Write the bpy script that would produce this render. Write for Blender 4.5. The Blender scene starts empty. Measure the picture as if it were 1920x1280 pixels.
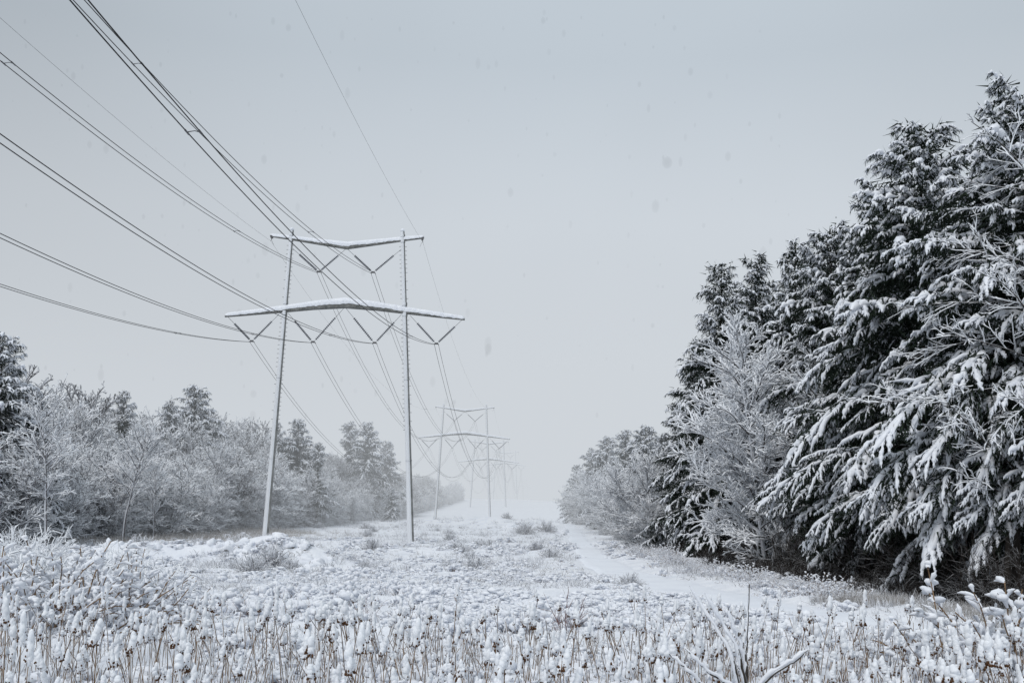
import bpy, math, random
import numpy as np
from mathutils import Vector, Matrix
def R(a): return a * 0.017453292519943295
PI = math.pi
random.seed(7)
rng = np.random.default_rng(7)
sc = bpy.context.scene
COL = sc.collection

# ------------------------------------------------------------------ camera
CAMZ = 3.8
F = 1867.0 / 1920.0            # focal length in image widths
ROLL = R(1.05)
PITCH = R(4.0)
HOR = 320.0                    # pixels of the 1920 frame between centre and horizon
SHIFT = (HOR / 1920.0 - F * math.tan(PITCH))
cam_d = bpy.data.cameras.new('camera')
cam = bpy.data.objects.new('camera', cam_d)
COL.objects.link(cam)
cam_d.sensor_width = 36.0
cam_d.lens = 36.0 * F
cam_d.shift_y = SHIFT
cam_d.clip_start = 0.1
cam_d.clip_end = 9000.0
M = Matrix.Translation((0, 0, CAMZ)) @ Matrix.Rotation(PI / 2 + PITCH, 4, 'X') @ Matrix.Rotation(ROLL, 4, 'Z')
cam.matrix_world = M
sc.camera = cam
CR = np.array(M.to_3x3())


def at(px, py, Y):
    """world point seen at pixel (px,py) of the 1920x1280 photo, at depth Y"""
    u = (px - 960) / 1920.0 / F
    v = ((640 - py) / 1920.0 + SHIFT) / F
    d = CR @ np.array([u, v, -1.0])
    t = Y / d[1]
    return np.array([0, 0, CAMZ]) + d * t


# ------------------------------------------------------------------ noise
def vnoise(x, y, seed=0):
    x = np.asarray(x, float); y = np.asarray(y, float)
    xi = np.floor(x).astype(np.int64); yi = np.floor(y).astype(np.int64)
    xf = x - xi; yf = y - yi
    def h(a, b):
        n = (a * 374761393 + b * 668265263 + seed * 1442695041) & 0xffffffff
        n = ((n ^ (n >> 13)) * 1274126177) & 0xffffffff
        n = n ^ (n >> 16)
        return (n & 0xffff) / 65535.0
    u = xf * xf * (3 - 2 * xf); v = yf * yf * (3 - 2 * yf)
    a = h(xi, yi); b = h(xi + 1, yi); c = h(xi, yi + 1); d = h(xi + 1, yi + 1)
    return (a * (1 - u) + b * u) * (1 - v) + (c * (1 - u) + d * u) * v


def fbm(x, y, o=3, seed=0):
    s = 0; a = 0.5
    for i in range(o):
        s = s + a * vnoise(x * 2 ** i, y * 2 ** i, seed + i * 17)
        a *= 0.5
    return s / (1 - 0.5 ** o)


# ------------------------------------------------------------------ materials
def new_mat(name):
    m = bpy.data.materials.new(name)
    m.use_nodes = True
    nt = m.node_tree
    bs = nt.nodes['Principled BSDF']
    bs.inputs['Roughness'].default_value = 0.85
    try: bs.inputs['Specular IOR Level'].default_value = 0.15
    except Exception: pass
    return m, nt, bs


def N(nt, t, **kw):
    n = nt.nodes.new(t)
    for k, v in kw.items():
        if hasattr(n, k): setattr(n, k, v)
    return n


def noise_node(nt, scale, detail=4, rough=0.6):
    tc = N(nt, 'ShaderNodeTexCoord')
    n = N(nt, 'ShaderNodeTexNoise')
    n.inputs['Scale'].default_value = scale
    n.inputs['Detail'].default_value = detail
    n.inputs['Roughness'].default_value = rough
    nt.links.new(tc.outputs['Object'], n.inputs['Vector'])
    return n


def ramp(nt, fac, stops):
    r = N(nt, 'ShaderNodeValToRGB')
    el = r.color_ramp.elements
    while len(el) < len(stops): el.new(0.5)
    for e, (p, c) in zip(el, stops):
        e.position = p; e.color = (*c, 1)
    nt.links.new(fac, r.inputs['Fac'])
    return r


def snow_mat(name, col=(0.84, 0.86, 0.90), low=(0.70, 0.73, 0.79), scale=6.0, bump=0.25, bscale=25.0, dist=0.05):
    m, nt, bs = new_mat(name)
    n = noise_node(nt, scale)
    r = ramp(nt, n.outputs['Fac'], [(0.3, low), (0.6, col)])
    nt.links.new(r.outputs['Color'], bs.inputs['Base Color'])
    n2 = noise_node(nt, bscale, 5, 0.65)
    b = N(nt, 'ShaderNodeBump')
    b.inputs['Strength'].default_value = bump
    b.inputs['Distance'].default_value = dist
    nt.links.new(n2.outputs['Fac'], b.inputs['Height'])
    nt.links.new(b.outputs['Normal'], bs.inputs['Normal'])
    return m


def dusted_mat(name, bark, snow=(0.82, 0.84, 0.88), lo=-0.25, hi=0.25, axis=(0, 0, 1), nscale=8.0, namp=0.5, bark2=None):
    """snow where the surface faces `axis`, bare material elsewhere"""
    m, nt, bs = new_mat(name)
    g = N(nt, 'ShaderNodeNewGeometry')
    d = N(nt, 'ShaderNodeVectorMath', operation='DOT_PRODUCT')
    a = Vector(axis).normalized()
    d.inputs[1].default_value = a
    nt.links.new(g.outputs['Normal'], d.inputs[0])
    n = noise_node(nt, nscale)
    ma = N(nt, 'ShaderNodeMath', operation='MULTIPLY_ADD')
    nt.links.new(n.outputs['Fac'], ma.inputs[0])
    ma.inputs[1].default_value = namp
    nt.links.new(d.outputs['Value'], ma.inputs[2])
    mr = N(nt, 'ShaderNodeMapRange')
    mr.inputs['From Min'].default_value = lo + namp * 0.5
    mr.inputs['From Max'].default_value = hi + namp * 0.5
    nt.links.new(ma.outputs[0], mr.inputs['Value'])
    n2 = noise_node(nt, nscale * 0.37)
    r = ramp(nt, n2.outputs['Fac'], [(0.35, bark), (0.65, bark2 or tuple(c * 1.6 for c in bark))])
    mx = N(nt, 'ShaderNodeMix', data_type='RGBA')
    nt.links.new(mr.outputs['Result'], mx.inputs[0])
    nt.links.new(r.outputs['Color'], mx.inputs[6])
    mx.inputs[7].default_value = (*snow, 1)
    nt.links.new(mx.outputs[2], bs.inputs['Base Color'])
    return m


def plain_mat(name, c1, c2, scale=5.0, rough=0.85, metal=0.0):
    m, nt, bs = new_mat(name)
    n = noise_node(nt, scale)
    r = ramp(nt, n.outputs['Fac'], [(0.35, c1), (0.65, c2)])
    nt.links.new(r.outputs['Color'], bs.inputs['Base Color'])
    bs.inputs['Roughness'].default_value = rough
    bs.inputs['Metallic'].default_value = metal
    return m


MAT = {}
MAT['ground'] = snow_mat('ground_snow', scale=0.6, bump=0.5, bscale=9.0, dist=0.12)
MAT['track'] = snow_mat('track_snow', (0.80, 0.83, 0.88), (0.74, 0.77, 0.83), 0.5, 0.12, 4.0, 0.1)
MAT['snow'] = snow_mat('bough_snow', scale=3.0, bump=0.35, bscale=30.0, dist=0.03)
MAT['cap'] = snow_mat('cap_snow', (0.86, 0.88, 0.91), (0.76, 0.79, 0.84), 14.0, 0.5, 45.0, 0.02)
MAT['needle'] = dusted_mat('dark_needles', (0.010, 0.016, 0.012), (0.42, 0.46, 0.48), 0.6, 1.1, nscale=3.0, namp=0.6, bark2=(0.026, 0.037, 0.025))
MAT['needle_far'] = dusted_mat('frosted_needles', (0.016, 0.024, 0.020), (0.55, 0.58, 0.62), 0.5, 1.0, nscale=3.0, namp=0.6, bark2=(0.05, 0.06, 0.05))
MAT['needledark'] = plain_mat('shade_tinted_needles', (0.010, 0.014, 0.011), (0.05, 0.055, 0.05), 2.0)  # darkness under the boughs put into the needle colour
MAT['shadetwig'] = dusted_mat('shade_tinted_twigs', (0.022, 0.018, 0.016), (0.45, 0.46, 0.48), lo=0.35, hi=0.9, nscale=4.0, namp=0.9)  # twig and snow tones both darkened to paint in shade below the pines
MAT['bark'] = dusted_mat('dark_bark', (0.035, 0.030, 0.026), lo=0.1, hi=0.6, nscale=5.0)
MAT['twig'] = dusted_mat('frosted_twigs', (0.050, 0.042, 0.038), lo=-0.6, hi=0.0, nscale=6.0, namp=0.5)
MAT['twigfar'] = dusted_mat('rimed_twigs', (0.040, 0.037, 0.037), (0.90, 0.92, 0.95), lo=-0.9, hi=-0.25, nscale=6.0, namp=0.5)
MAT['twigdark'] = dusted_mat('thinly_rimed_twigs', (0.06, 0.056, 0.056), (0.62, 0.64, 0.68), lo=-0.55, hi=0.45, nscale=6.0, namp=0.6)
MAT['trunkfar'] = dusted_mat('plastered_trunk', (0.11, 0.10, 0.10), (0.70, 0.72, 0.76), lo=-0.2, hi=0.4, axis=(-0.8, -0.5, 0.3), nscale=2.0, namp=0.5)
MAT['grass'] = dusted_mat('snowy_grass', (0.085, 0.068, 0.055), (0.85, 0.87, 0.90), lo=-0.65, hi=0.0, nscale=7.0, namp=0.6, bark2=(0.30, 0.25, 0.20))
MAT['drygrass'] = dusted_mat('dry_grass', (0.07, 0.052, 0.036), (0.72, 0.73, 0.75), lo=-0.5, hi=0.5, nscale=4.0, namp=0.8, bark2=(0.30, 0.23, 0.15))
MAT['stem'] = plain_mat('brown_stem', (0.09, 0.055, 0.032), (0.34, 0.23, 0.14), 9.0)
MAT['head'] = plain_mat('rust_seed', (0.04, 0.020, 0.011), (0.15, 0.075, 0.036), 60.0)
MAT['rimed'] = dusted_mat('snow_coated_stems', (0.05, 0.045, 0.042), (0.90, 0.92, 0.95), lo=-1.05, hi=-0.35, nscale=5.0, namp=0.5)
MAT['redtwig'] = dusted_mat('reddish_twigs', (0.12, 0.055, 0.045), lo=0.0, hi=0.7, nscale=9.0, namp=0.6)
MAT['leafrust'] = plain_mat('withered_leaf', (0.05, 0.018, 0.012), (0.13, 0.05, 0.03), 2.0)
MAT['pole'] = dusted_mat('galvanised_pole', (0.16, 0.165, 0.16), (0.74, 0.76, 0.79), lo=0.0, hi=0.3, axis=(-0.75, -0.6, 0), nscale=3.0, namp=0.3, bark2=(0.30, 0.30, 0.29))
MAT['arm'] = dusted_mat('weathered_steel_arm', (0.10, 0.105, 0.10), (0.60, 0.62, 0.65), lo=0.35, hi=0.8, nscale=5.0, namp=1.1, bark2=(0.22, 0.22, 0.21))
MAT['steel'] = plain_mat('dark_fittings', (0.08, 0.08, 0.085), (0.14, 0.14, 0.145), 6.0, 0.6)
MAT['insul'] = plain_mat('grey_insulator_glass', (0.05, 0.055, 0.07), (0.13, 0.14, 0.17), 3.0, 0.3)
MAT['wire'] = plain_mat('dark_cable', (0.018, 0.018, 0.019), (0.035, 0.035, 0.037), 2.0, 0.6)
MAT['rock'] = plain_mat('dark_rock', (0.04, 0.035, 0.03), (0.12, 0.10, 0.08), 2.0)
MAT['rockfrost'] = dusted_mat('snow_covered_rock', (0.04, 0.036, 0.03), lo=-0.45, hi=-0.1, nscale=2.0, namp=0.5, bark2=(0.10, 0.085, 0.065))


# ------------------------------------------------------------------ mesh building
class MB:
    def __init__(s):
        s.V = []; s.Q = []; s.T = []; s.n = 0
    def add(s, V, Q=None, T=None, mi=0):
        V = np.asarray(V, float).reshape(-1, 3)
        if Q is not None and len(Q): s.Q.append((np.asarray(Q, np.int64).reshape(-1, 4) + s.n, mi))
        if T is not None and len(T): s.T.append((np.asarray(T, np.int64).reshape(-1, 3) + s.n, mi))
        s.V.append(V); s.n += len(V)
    def merge(s, other, Rm=None, t=(0, 0, 0), scale=1.0):
        V = np.concatenate(other.V)
        V = V * scale
        if Rm is not None: V = V @ np.asarray(Rm).T
        V = V + np.asarray(t)
        b = s.n
        s.V.append(V); s.n += len(V)
        for q, mi in other.Q: s.Q.append((q + b, mi))
        for q, mi in other.T: s.T.append((q + b, mi))
    def scatter(s, other, pos, rot, scl, tilt=None):
        """many copies of `other` merged: pos (N,3), rot z (N), scl (N) or (N,3)"""
        V = np.concatenate(other.V); nv = len(V)
        pos = np.asarray(pos); k = len(pos)
        if k == 0: return
        scl = np.asarray(scl, float)
        if scl.ndim == 1: scl = np.repeat(scl[:, None], 3, 1)
        W = V[None] * scl[:, None, :]
        c = np.cos(rot)[:, None]; si = np.sin(rot)[:, None]
        X = W[..., 0] * c - W[..., 1] * si
        Y = W[..., 0] * si + W[..., 1] * c
        W = np.stack([X, Y, W[..., 2]], -1) + pos[:, None, :]
        b = s.n
        s.V.append(W.reshape(-1, 3)); s.n += nv * k
        off = (np.arange(k) * nv + b)[:, None, None]
        for q, mi in other.Q: s.Q.append(((q[None] + off).reshape(-1, 4), mi))
        for q, mi in other.T: s.T.append(((q[None] + off).reshape(-1, 3), mi))
    def mesh(s, name, mats, smooth=True):
        me = bpy.data.meshes.new(name)
        V = np.concatenate(s.V) if s.V else np.zeros((0, 3))
        me.vertices.add(len(V))
        me.vertices.foreach_set('co', V.astype(np.float32).ravel())
        idx = []; starts = []; mi = []; tot = 0
        for lst, k in ((s.Q, 4), (s.T, 3)):
            for f, m in lst:
                idx.append(f.ravel())
                starts.append(np.arange(len(f)) * k + tot)
                tot += len(f) * k
                mi.append(np.full(len(f), m))
        idx = np.concatenate(idx).astype(np.int32); starts = np.concatenate(starts).astype(np.int32)
        mi = np.concatenate(mi).astype(np.int32)
        me.loops.add(len(idx)); me.loops.foreach_set('vertex_index', idx)
        me.polygons.add(len(starts)); me.polygons.foreach_set('loop_start', starts)
        me.polygons.foreach_set('material_index', mi)
        if isinstance(mats, str): mats = [mats]
        for m in mats: me.materials.append(MAT[m])
        me.update(calc_edges=True)
        me.polygons.foreach_set('use_smooth', np.full(len(starts), bool(smooth)))
        return me


def nrm(a):
    return a / np.maximum(np.linalg.norm(a, axis=-1, keepdims=True), 1e-9)


def tubes(mb, P, Rr, k=4, mi=0, squash=None, cap=False, ph=0.0):
    """batch of tubes: P (B,n,3), Rr (B,n)"""
    P = np.asarray(P, float); Rr = np.asarray(Rr, float)
    if P.ndim == 2: P = P[None]; Rr = Rr[None]
    B, n, _ = P.shape
    if B == 0: return
    t = np.empty_like(P)
    t[:, 1:-1] = P[:, 2:] - P[:, :-2]; t[:, 0] = P[:, 1] - P[:, 0]; t[:, -1] = P[:, -1] - P[:, -2]
    t = nrm(t)
    tm = nrm(P[:, -1] - P[:, 0])
    ref = np.where(np.abs(tm[:, 2:3]) > 0.92, np.array([[1.0, 0, 0]]), np.array([[0, 0, 1.0]]))
    side = nrm(np.cross(t, ref[:, None, :]))
    up = np.cross(side, t)
    a = np.arange(k) / k * 2 * PI + ph
    ca = np.cos(a); sa = np.sin(a) * (1.0 if squash is None else squash)
    V = P[:, :, None, :] + Rr[:, :, None, None] * (side[:, :, None, :] * ca[None, None, :, None] + up[:, :, None, :] * sa[None, None, :, None])
    base = (np.arange(B) * n * k)[:, None, None]
    i = np.arange(n - 1)[None, :, None] * k; j = np.arange(k)[None, None, :]
    j2 = (j + 1) % k
    Q = np.stack(np.broadcast_arrays(base + i + j, base + i + j2, base + i + k + j2, base + i + k + j), -1).reshape(-1, 4)
    mb.add(V.reshape(-1, 3), Q=Q, mi=mi)
    if cap and k >= 3:
        T = []
        b0 = np.arange(B) * n * k
        for jj in range(1, k - 1):
            T.append(np.stack([b0, b0 + jj + 1, b0 + jj], -1))
            b1 = b0 + (n - 1) * k
            T.append(np.stack([b1, b1 + jj, b1 + jj + 1], -1))
        mb.T.append((np.concatenate(T) + mb.n - B * n * k, mi))


def sample(P, s):
    """points and tangents along paths P (B,n,3) at s (B,) in 0..1"""
    n = P.shape[1]
    x = np.clip(s, 0, 0.9999) * (n - 1)
    i = x.astype(int); f = (x - i)[:, None]
    r = np.arange(len(P))
    a = P[r, i]; b = P[r, i + 1]
    return a * (1 - f) + b * f, nrm(b - a)


def grow(p0, d0, L, n, droop, jit=0.0, rg=rng):
    """paths from p0 in direction d0, length L, bending down by droop (total)"""
    B = len(p0)
    P = np.empty((B, n, 3)); P[:, 0] = p0
    d = nrm(d0).copy()
    droop = np.broadcast_to(np.asarray(droop, float), (B,))
    for i in range(1, n):
        d = d + np.stack([np.zeros(B), np.zeros(B), -droop / (n - 1)], -1)
        if jit: d = d + rg.normal(0, jit, (B, 3))
        d = nrm(d)
        P[:, i] = P[:, i - 1] + d * (L / (n - 1))[:, None]
    return P


def spawn(P, L, dens, s0, s1, rg=rng, lo=1):
    cnt = np.maximum(lo, (L * dens * (0.8 + 0.4 * rg.random(len(L)))).astype(int))
    idx = np.repeat(np.arange(len(L)), cnt)
    first = np.cumsum(cnt) - cnt
    rank = np.arange(len(idx)) - first[idx]
    s = s0 + (s1 - s0) * (rank + rg.random(len(idx))) / cnt[idx]
    p, t = sample(P[idx], s)
    return idx, s, p, t, rank


def blades(mb, p, d, L, w, mi=0, rg=rng):
    """thin triangles starting at p, direction d, length L, width w"""
    B = len(p)
    side = nrm(np.cross(d, nrm(rg.normal(0, 1, (B, 3)))))
    a = p + side * (w / 2)[:, None]; b = p - side * (w / 2)[:, None]; c = p + d * L[:, None]
    V = np.stack([a, b, c], 1).reshape(-1, 3)
    T = np.arange(B * 3).reshape(-1, 3)
    mb.add(V, T=T, mi=mi)


# ------------------------------------------------------------------ scene objects
def setp(o, label=None, cat=None, group=None, kind=None):
    if label: o['label'] = label
    if cat: o['category'] = cat
    if group: o['group'] = group
    if kind: o['kind'] = kind
    return o


def thing(name, label, cat, loc=(0, 0, 0), rz=0, group=None, scale=1.0):
    o = bpy.data.objects.new(name, None); COL.objects.link(o)
    o.location = [float(v) for v in loc]; o.rotation_euler = (0, 0, rz)
    o.scale = (scale,) * 3 if not hasattr(scale, '__len__') else scale
    o.empty_display_size = 0.3
    return setp(o, label, cat, group)


def obj(name, me, parent=None, loc=(0, 0, 0)):
    o = bpy.data.objects.new(name, me); COL.objects.link(o)
    if parent is not None: o.parent = parent
    o.location = [float(v) for v in loc]
    return o


def dup(root, loc, rz, label, group=None, scale=1.0):
    r = root.copy(); COL.objects.link(r)
    r.location = [float(v) for v in loc]; r.rotation_euler = (0, 0, rz)
    r.scale = (scale,) * 3 if not hasattr(scale, '__len__') else scale
    r['label'] = label
    if group: r['group'] = group
    for ch in list(root.children):
        c = ch.copy(); COL.objects.link(c); c.parent = r
        for g in ch.children:
            d = g.copy(); COL.objects.link(d); d.parent = c
    return r


# ------------------------------------------------------------------ terrain
PATH = np.array([[24, 18.5], [17.5, 25], [14.3, 31], [12.0, 37], [10.0, 45], [8.3, 56], [7.6, 68], [7.4, 85], [8.2, 108],
                 [9.4, 135], [11.0, 165], [13.0, 200], [14.5, 250], [17, 320], [20, 420], [25, 620]])
PW = 2.3


def path_dist(x, y):
    x = np.asarray(x, float); y = np.asarray(y, float)
    best = np.full(x.shape, 1e9)
    for a, b in zip(PATH[:-1], PATH[1:]):
        d = b - a; l2 = (d ** 2).sum()
        t = np.clip(((x - a[0]) * d[0] + (y - a[1]) * d[1]) / l2, 0, 1)
        best = np.minimum(best, np.hypot(x - a[0] - t * d[0], y - a[1] - t * d[1]))
    return best


def sstep(a, b, x):
    t = np.clip((x - a) / (b - a), 0, 1)
    return t * t * (3 - 2 * t)


MOUNDS = [  # x, y, height, rx, ry
    (-20.5, 66, 1.5, 7.5, 3.2), (-14.5, 66, 1.25, 4.5, 2.8), (-26, 64, 0.8, 4, 2.6),
    (2.0, 178, 1.3, 9, 5.0), (6.5, 182, 1.0, 6, 5.0), (-6, 235, 2.0, 26, 12), (22, 95, 0.5, 9, 14)]


def ground(x, y):
    x = np.asarray(x, float); y = np.asarray(y, float)
    prof = np.interp(y, [-50, 0, 60, 110, 180, 250, 291, 340, 436, 540, 620, 660, 760, 1000, 1308, 2000, 4000],
                     [0, 0, 0, -0.1, 0.1, 0.5, 0.7, 1.5, 5.2, 9.3, 11.0, 11.2, 8.0, 5.0, 8.5, 5, 5])
    h = prof + (fbm(x / 23, y / 23, 3, 3) - 0.5) * 1.1 * sstep(20, 120, y)
    h = h + (fbm(x / 60, y / 60, 2, 9) - 0.5) * 2.0 * sstep(200, 420, y)
    for mx, my, mh, rx, ry in MOUNDS:
        r2 = ((x - mx) / rx) ** 2 + ((y - my) / ry) ** 2
        h = h + mh * np.exp(-r2 * 1.5) * (0.8 + 0.4 * vnoise(x / 3.1, y / 3.1, 5))
    pd = path_dist(x, y)
    return h


def lumps(x, y):
    pd = path_dist(x, y)
    pw = PW * np.interp(y, [40, 55, 90], [1.0, 0.9, 0.62])
    k = sstep(pw - 0.5, pw + 1.6, pd)
    far = sstep(600, 150, y)
    # billowy snow pillows over brush
    b1 = 1 - np.abs(2 * vnoise(x / 0.85, y / 0.85, 21) - 1)
    b2 = 1 - np.abs(2 * vnoise(x / 0.36, y / 0.36, 22) - 1)
    b3 = 1 - np.abs(2 * vnoise(x / 2.3, y / 2.3, 23) - 1)
    b4 = fbm(x / 7.0, y / 7.0, 2, 24)
    near = sstep(70, 15, y)
    l = 0.20 * b1 + 0.09 * b2 + 0.26 * b3 + 0.9 * (b4 - 0.4)
    for mx, my, mh, rx, ry in MOUNDS[:3]:
        l = l * (1 - 0.8 * np.exp(-(((x - mx) / rx) ** 2 + ((y - my) / ry) ** 2)))
    return k * (l * (0.35 + 0.65 * near) * (0.4 + 0.6 * far)) - 0.05 * (1 - k)


def build_ground():
    na, nr = 640, 560
    a = np.linspace(-1, 1, na); a = np.sign(a) * (np.abs(a) * 0.62 + 0.38 * np.abs(a) ** 4) * R(80)
    r = 4.0 * (3200 / 4.0) ** (np.linspace(0, 1, nr))
    A, RR = np.meshgrid(a, r)
    X = RR * np.sin(A); Y = RR * np.cos(A)
    Z = ground(X, Y) + lumps(X, Y)
    V = np.stack([X, Y, Z], -1).reshape(-1, 3)
    i = np.arange(nr - 1)[:, None] * na; j = np.arange(na - 1)[None]
    Q = np.stack([i + j, i + j + 1, i + na + j + 1, i + na + j], -1).reshape(-1, 4)
    mb = MB(); mb.add(V, Q=Q)
    # ground behind and under the viewer
    ri = V[:na]; 
    back = [(-3200, 500, -1), (-3200, -3200, -1), (3200, -3200, -1), (3200, 500, -1)]
    mb.add(np.concatenate([ri, [[0, -1, 0.0]]]), T=[[k + 1, k, na] for k in range(na - 1)])
    l0 = V[0]; r0 = V[na - 1]
    mb.add([[0, -1, 0], l0, V[(nr - 1) * na], [-3200, -2600, 0], [3200, -2600, 0], V[nr * na - 1], r0],
           T=[[0, 1, 2], [0, 2, 3], [0, 3, 4], [0, 4, 5], [0, 5, 6]])
    o = obj('snow_ground', mb.mesh('snow_ground', 'ground'))
    setp(o, 'deep uneven snow covering the whole clearing', None, None, 'structure')


build_ground()


def build_track():
    # smooth ribbon along PATH
    pts = []
    for a, b in zip(PATH[:-1], PATH[1:]):
        n = max(2, int(np.hypot(*(b - a)) / 1.2))
        for t in np.arange(n) / n: pts.append(a + (b - a) * t)
    pts = np.array(pts)
    for _ in range(12): pts[1:-1] = (pts[:-2] + pts[1:-1] * 2 + pts[2:]) / 4
    t = np.gradient(pts, axis=0); t /= np.linalg.norm(t, axis=1)[:, None]
    nn = np.stack([t[:, 1], -t[:, 0]], -1)
    m = 13
    w = np.linspace(-1, 1, m)
    PWl = PW * np.interp(pts[:, 1], [40, 55, 90], [1.0, 0.9, 0.62])
    ww = PWl * (1.0 + 0.25 * (vnoise(pts[:, 1] / 4, pts[:, 1] * 0, 31) - 0.5))
    wr = PWl * (1.0 + 0.5 * (vnoise(pts[:, 1] / 3, pts[:, 1] * 0, 37) - 0.5))
    X = pts[:, None, 0] + nn[:, None, 0] * w[None] * np.where(w < 0, ww[:, None], wr[:, None])
    Y = pts[:, None, 1] + nn[:, None, 1] * w[None] * np.where(w < 0, ww[:, None], wr[:, None])
    Z = ground(X, Y) + 0.04 - 0.10 * (np.abs(w[None]) > 0.95) + 0.05 * vnoise(X / 1.5, Y / 1.5, 40)
    V = np.stack([X, Y, Z], -1).reshape(-1, 3)
    n = len(pts)
    i = np.arange(n - 1)[:, None] * m; j = np.arange(m - 1)[None]
    Q = np.stack([i + j, i + j + 1, i + m + j + 1, i + m + j], -1).reshape(-1, 4)
    mb = MB(); mb.add(V, Q=Q)
    o = obj('snowy_track', mb.mesh('snowy_track', 'track'))
    setp(o, 'smooth snow covered track running along the foot of the pines', None, None, 'structure')


build_track()

# ------------------------------------------------------------------ steel towers
TX = at(646.5, 580, 110)[0]
SLOPE = 0.0273
YAW = -math.atan(SLOPE)
TOW = [(110, 0.0), (291, 0.0), (436, 0.3), (657, 9.4), (1308, 12.5)]   # depth, height offset
TB = 0.0     # base z of the first tower


def box(mb, c, s, mi=0, Rm=None):
    x, y, z = [v / 2 for v in s]
    V = np.array([[-x, -y, -z], [x, -y, -z], [x, y, -z], [-x, y, -z], [-x, -y, z], [x, -y, z], [x, y, z], [-x, y, z]])
    if Rm is not None: V = V @ np.asarray(Rm).T
    mb.add(V + np.asarray(c), Q=[[3, 2, 1, 0], [4, 5, 6, 7], [0, 1, 5, 4], [1, 2, 6, 5], [2, 3, 7, 6], [3, 0, 4, 7]], mi=mi)


ZT = 34.7          # pole top
def pole_x(z): return 8.05 - (8.05 - 6.25) * z / ZT


def arm_mesh(xs, zb, hh, wd):
    """tapered box arm through stations xs, bottom zb, height hh, width wd, with bevelled edges"""
    mb = MB(); V = []
    for x, z, h, w in zip(xs, zb, hh, wd):
        c = min(h, w) * 0.18
        prof = [(-w / 2 + c, 0), (w / 2 - c, 0), (w / 2, c), (w / 2, h - c), (w / 2 - c, h), (-w / 2 + c, h), (-w / 2, h - c), (-w / 2, c)]
        for y, dz in prof: V.append((x, y, z + dz))
    n = len(xs); Q = []
    for i in range(n - 1):
        for j in range(8):
            Q.append([i * 8 + j, i * 8 + (j + 1) % 8, (i + 1) * 8 + (j + 1) % 8, (i + 1) * 8 + j][::-1])
    mb.add(V, Q=Q)
    for b, fl in ((0, 0), ((n - 1) * 8, 1)):
        T = [[b, b + j, b + j + 1][::(-1 if not fl else 1)] for j in range(1, 7)]
        mb.T.append((np.array(T), 0))
    return mb


def snow_on_arm(xs, zt, wd, th):
    """rounded snow load lying on an arm"""
    X = np.linspace(xs[0] + 0.03, xs[-1] - 0.03, 90)
    Z = np.interp(X, xs, zt); W = np.interp(X, xs, wd) ; T = np.interp(X, xs, th)
    T = T * (0.95 + 0.1 * vnoise(X * 0.8, X * 0, 77))
    T[0] *= 0.5; T[-1] *= 0.5
    prof = np.array([(-0.53, -0.50), (-0.57, 0.10), (-0.42, 0.72), (0, 1.0), (0.42, 0.72), (0.56, 0.15), (0.52, -0.1)])
    drop = vnoise(X * 4.1, X * 0, 78)
    V = []
    for i in range(len(X)):
        for k, (a, b) in enumerate(prof):
            zz = b * T[i] if b > 0 else b * T[i] * (0.8 + 0.7 * drop[i]) * (1 if k == 0 else 0.5)
            V.append((X[i], a * W[i] * 1.06, Z[i] + zz - 0.01))
    n = len(X); m = len(prof); Q = []
    for i in range(n - 1):
        for j in range(m - 1):
            Q.append([i * m + j, (i + 1) * m + j, (i + 1) * m + j + 1, i * m + j + 1])
    mb = MB(); mb.add(V, Q=Q)
    for b, fl in ((0, 0), ((n - 1) * m, 1)):
        mb.T.append((np.array([[b, b + j, b + j + 1][::(-1 if fl else 1)] for j in range(1, m - 1)]), 0))
    return mb


LX = np.array([-13.25, -11, -7.0, -3.5, 0, 3.5, 7.0, 11, 13.25]) * 1.015
LZB = np.array([24.75, 24.95, 25.35, 25.72, 25.95, 25.72, 25.35, 24.95, 24.75])
LH = np.array([0.24, 0.32, 0.46, 0.60, 0.74, 0.60, 0.46, 0.32, 0.24])
LW = np.array([0.30, 0.38, 0.5, 0.6, 0.66, 0.6, 0.5, 0.38, 0.30])
UX = np.array([-8.55, -6.3, -3.1, 0, 3.1, 6.3, 8.55]) * 1.015
UZB = np.array([33.95, 33.62, 33.1, 32.62, 33.1, 33.62, 33.95])
UH = np.array([0.20, 0.30, 0.40, 0.52, 0.40, 0.30, 0.20])
UW = np.array([0.25, 0.32, 0.38, 0.42, 0.38, 0.32, 0.25])
PH_LO = [-10.35, -3.45, 3.45, 10.35]; Z_LO = 22.0
PH_UP = [-3.05, 3.05]; Z_UP = 29.95
vs = []   # V insulators: (phase x, z, left anchor, right anchor)
for x, la, ra in ((-10.35, (-13.1, 24.75), (-7.35, 25.2)), (-3.45, (-6.35, 25.3), (-0.15, 25.9)), (3.45, (0.15, 25.9), (6.35, 25.3)), (10.35, (7.35, 25.2), (13.1, 24.75))):
    vs.append((x, Z_LO, la, ra))
for x, la, ra in ((-3.05, (-6.15, 32.7), (-0.15, 32.6)), (3.05, (0.15, 32.6), (6.15, 32.7))):
    vs.append((x, Z_UP, la, ra))


def string_mesh(a, b):
    """insulator string from anchor a down to yoke b (x,z pairs)"""
    a = np.array([a[0], 0, a[1]], float); b = np.array([b[0], 0, b[1]], float)
    mb = MB(); L = np.linalg.norm(b - a)
    tubes(mb, np.array([a, b]), np.array([0.022, 0.022]), 5)
    d = (b - a) / L
    s0, s1 = 0.30, 0.93
    n = 15
    pts = []; rr = []
    for i in range(n):
        c = s0 + (s1 - s0) * i / (n - 1)
        for ds, r in ((-0.055, 0.05), (-0.03, 0.145), (0.01, 0.135), (0.045, 0.05)):
            pts.append(a + d * (c * L + ds)); rr.append(r)
    tubes(mb, np.array(pts), np.array(rr), 8, mi=1)
    return mb.mesh('insulator_string', ['steel', 'insul'])


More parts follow.
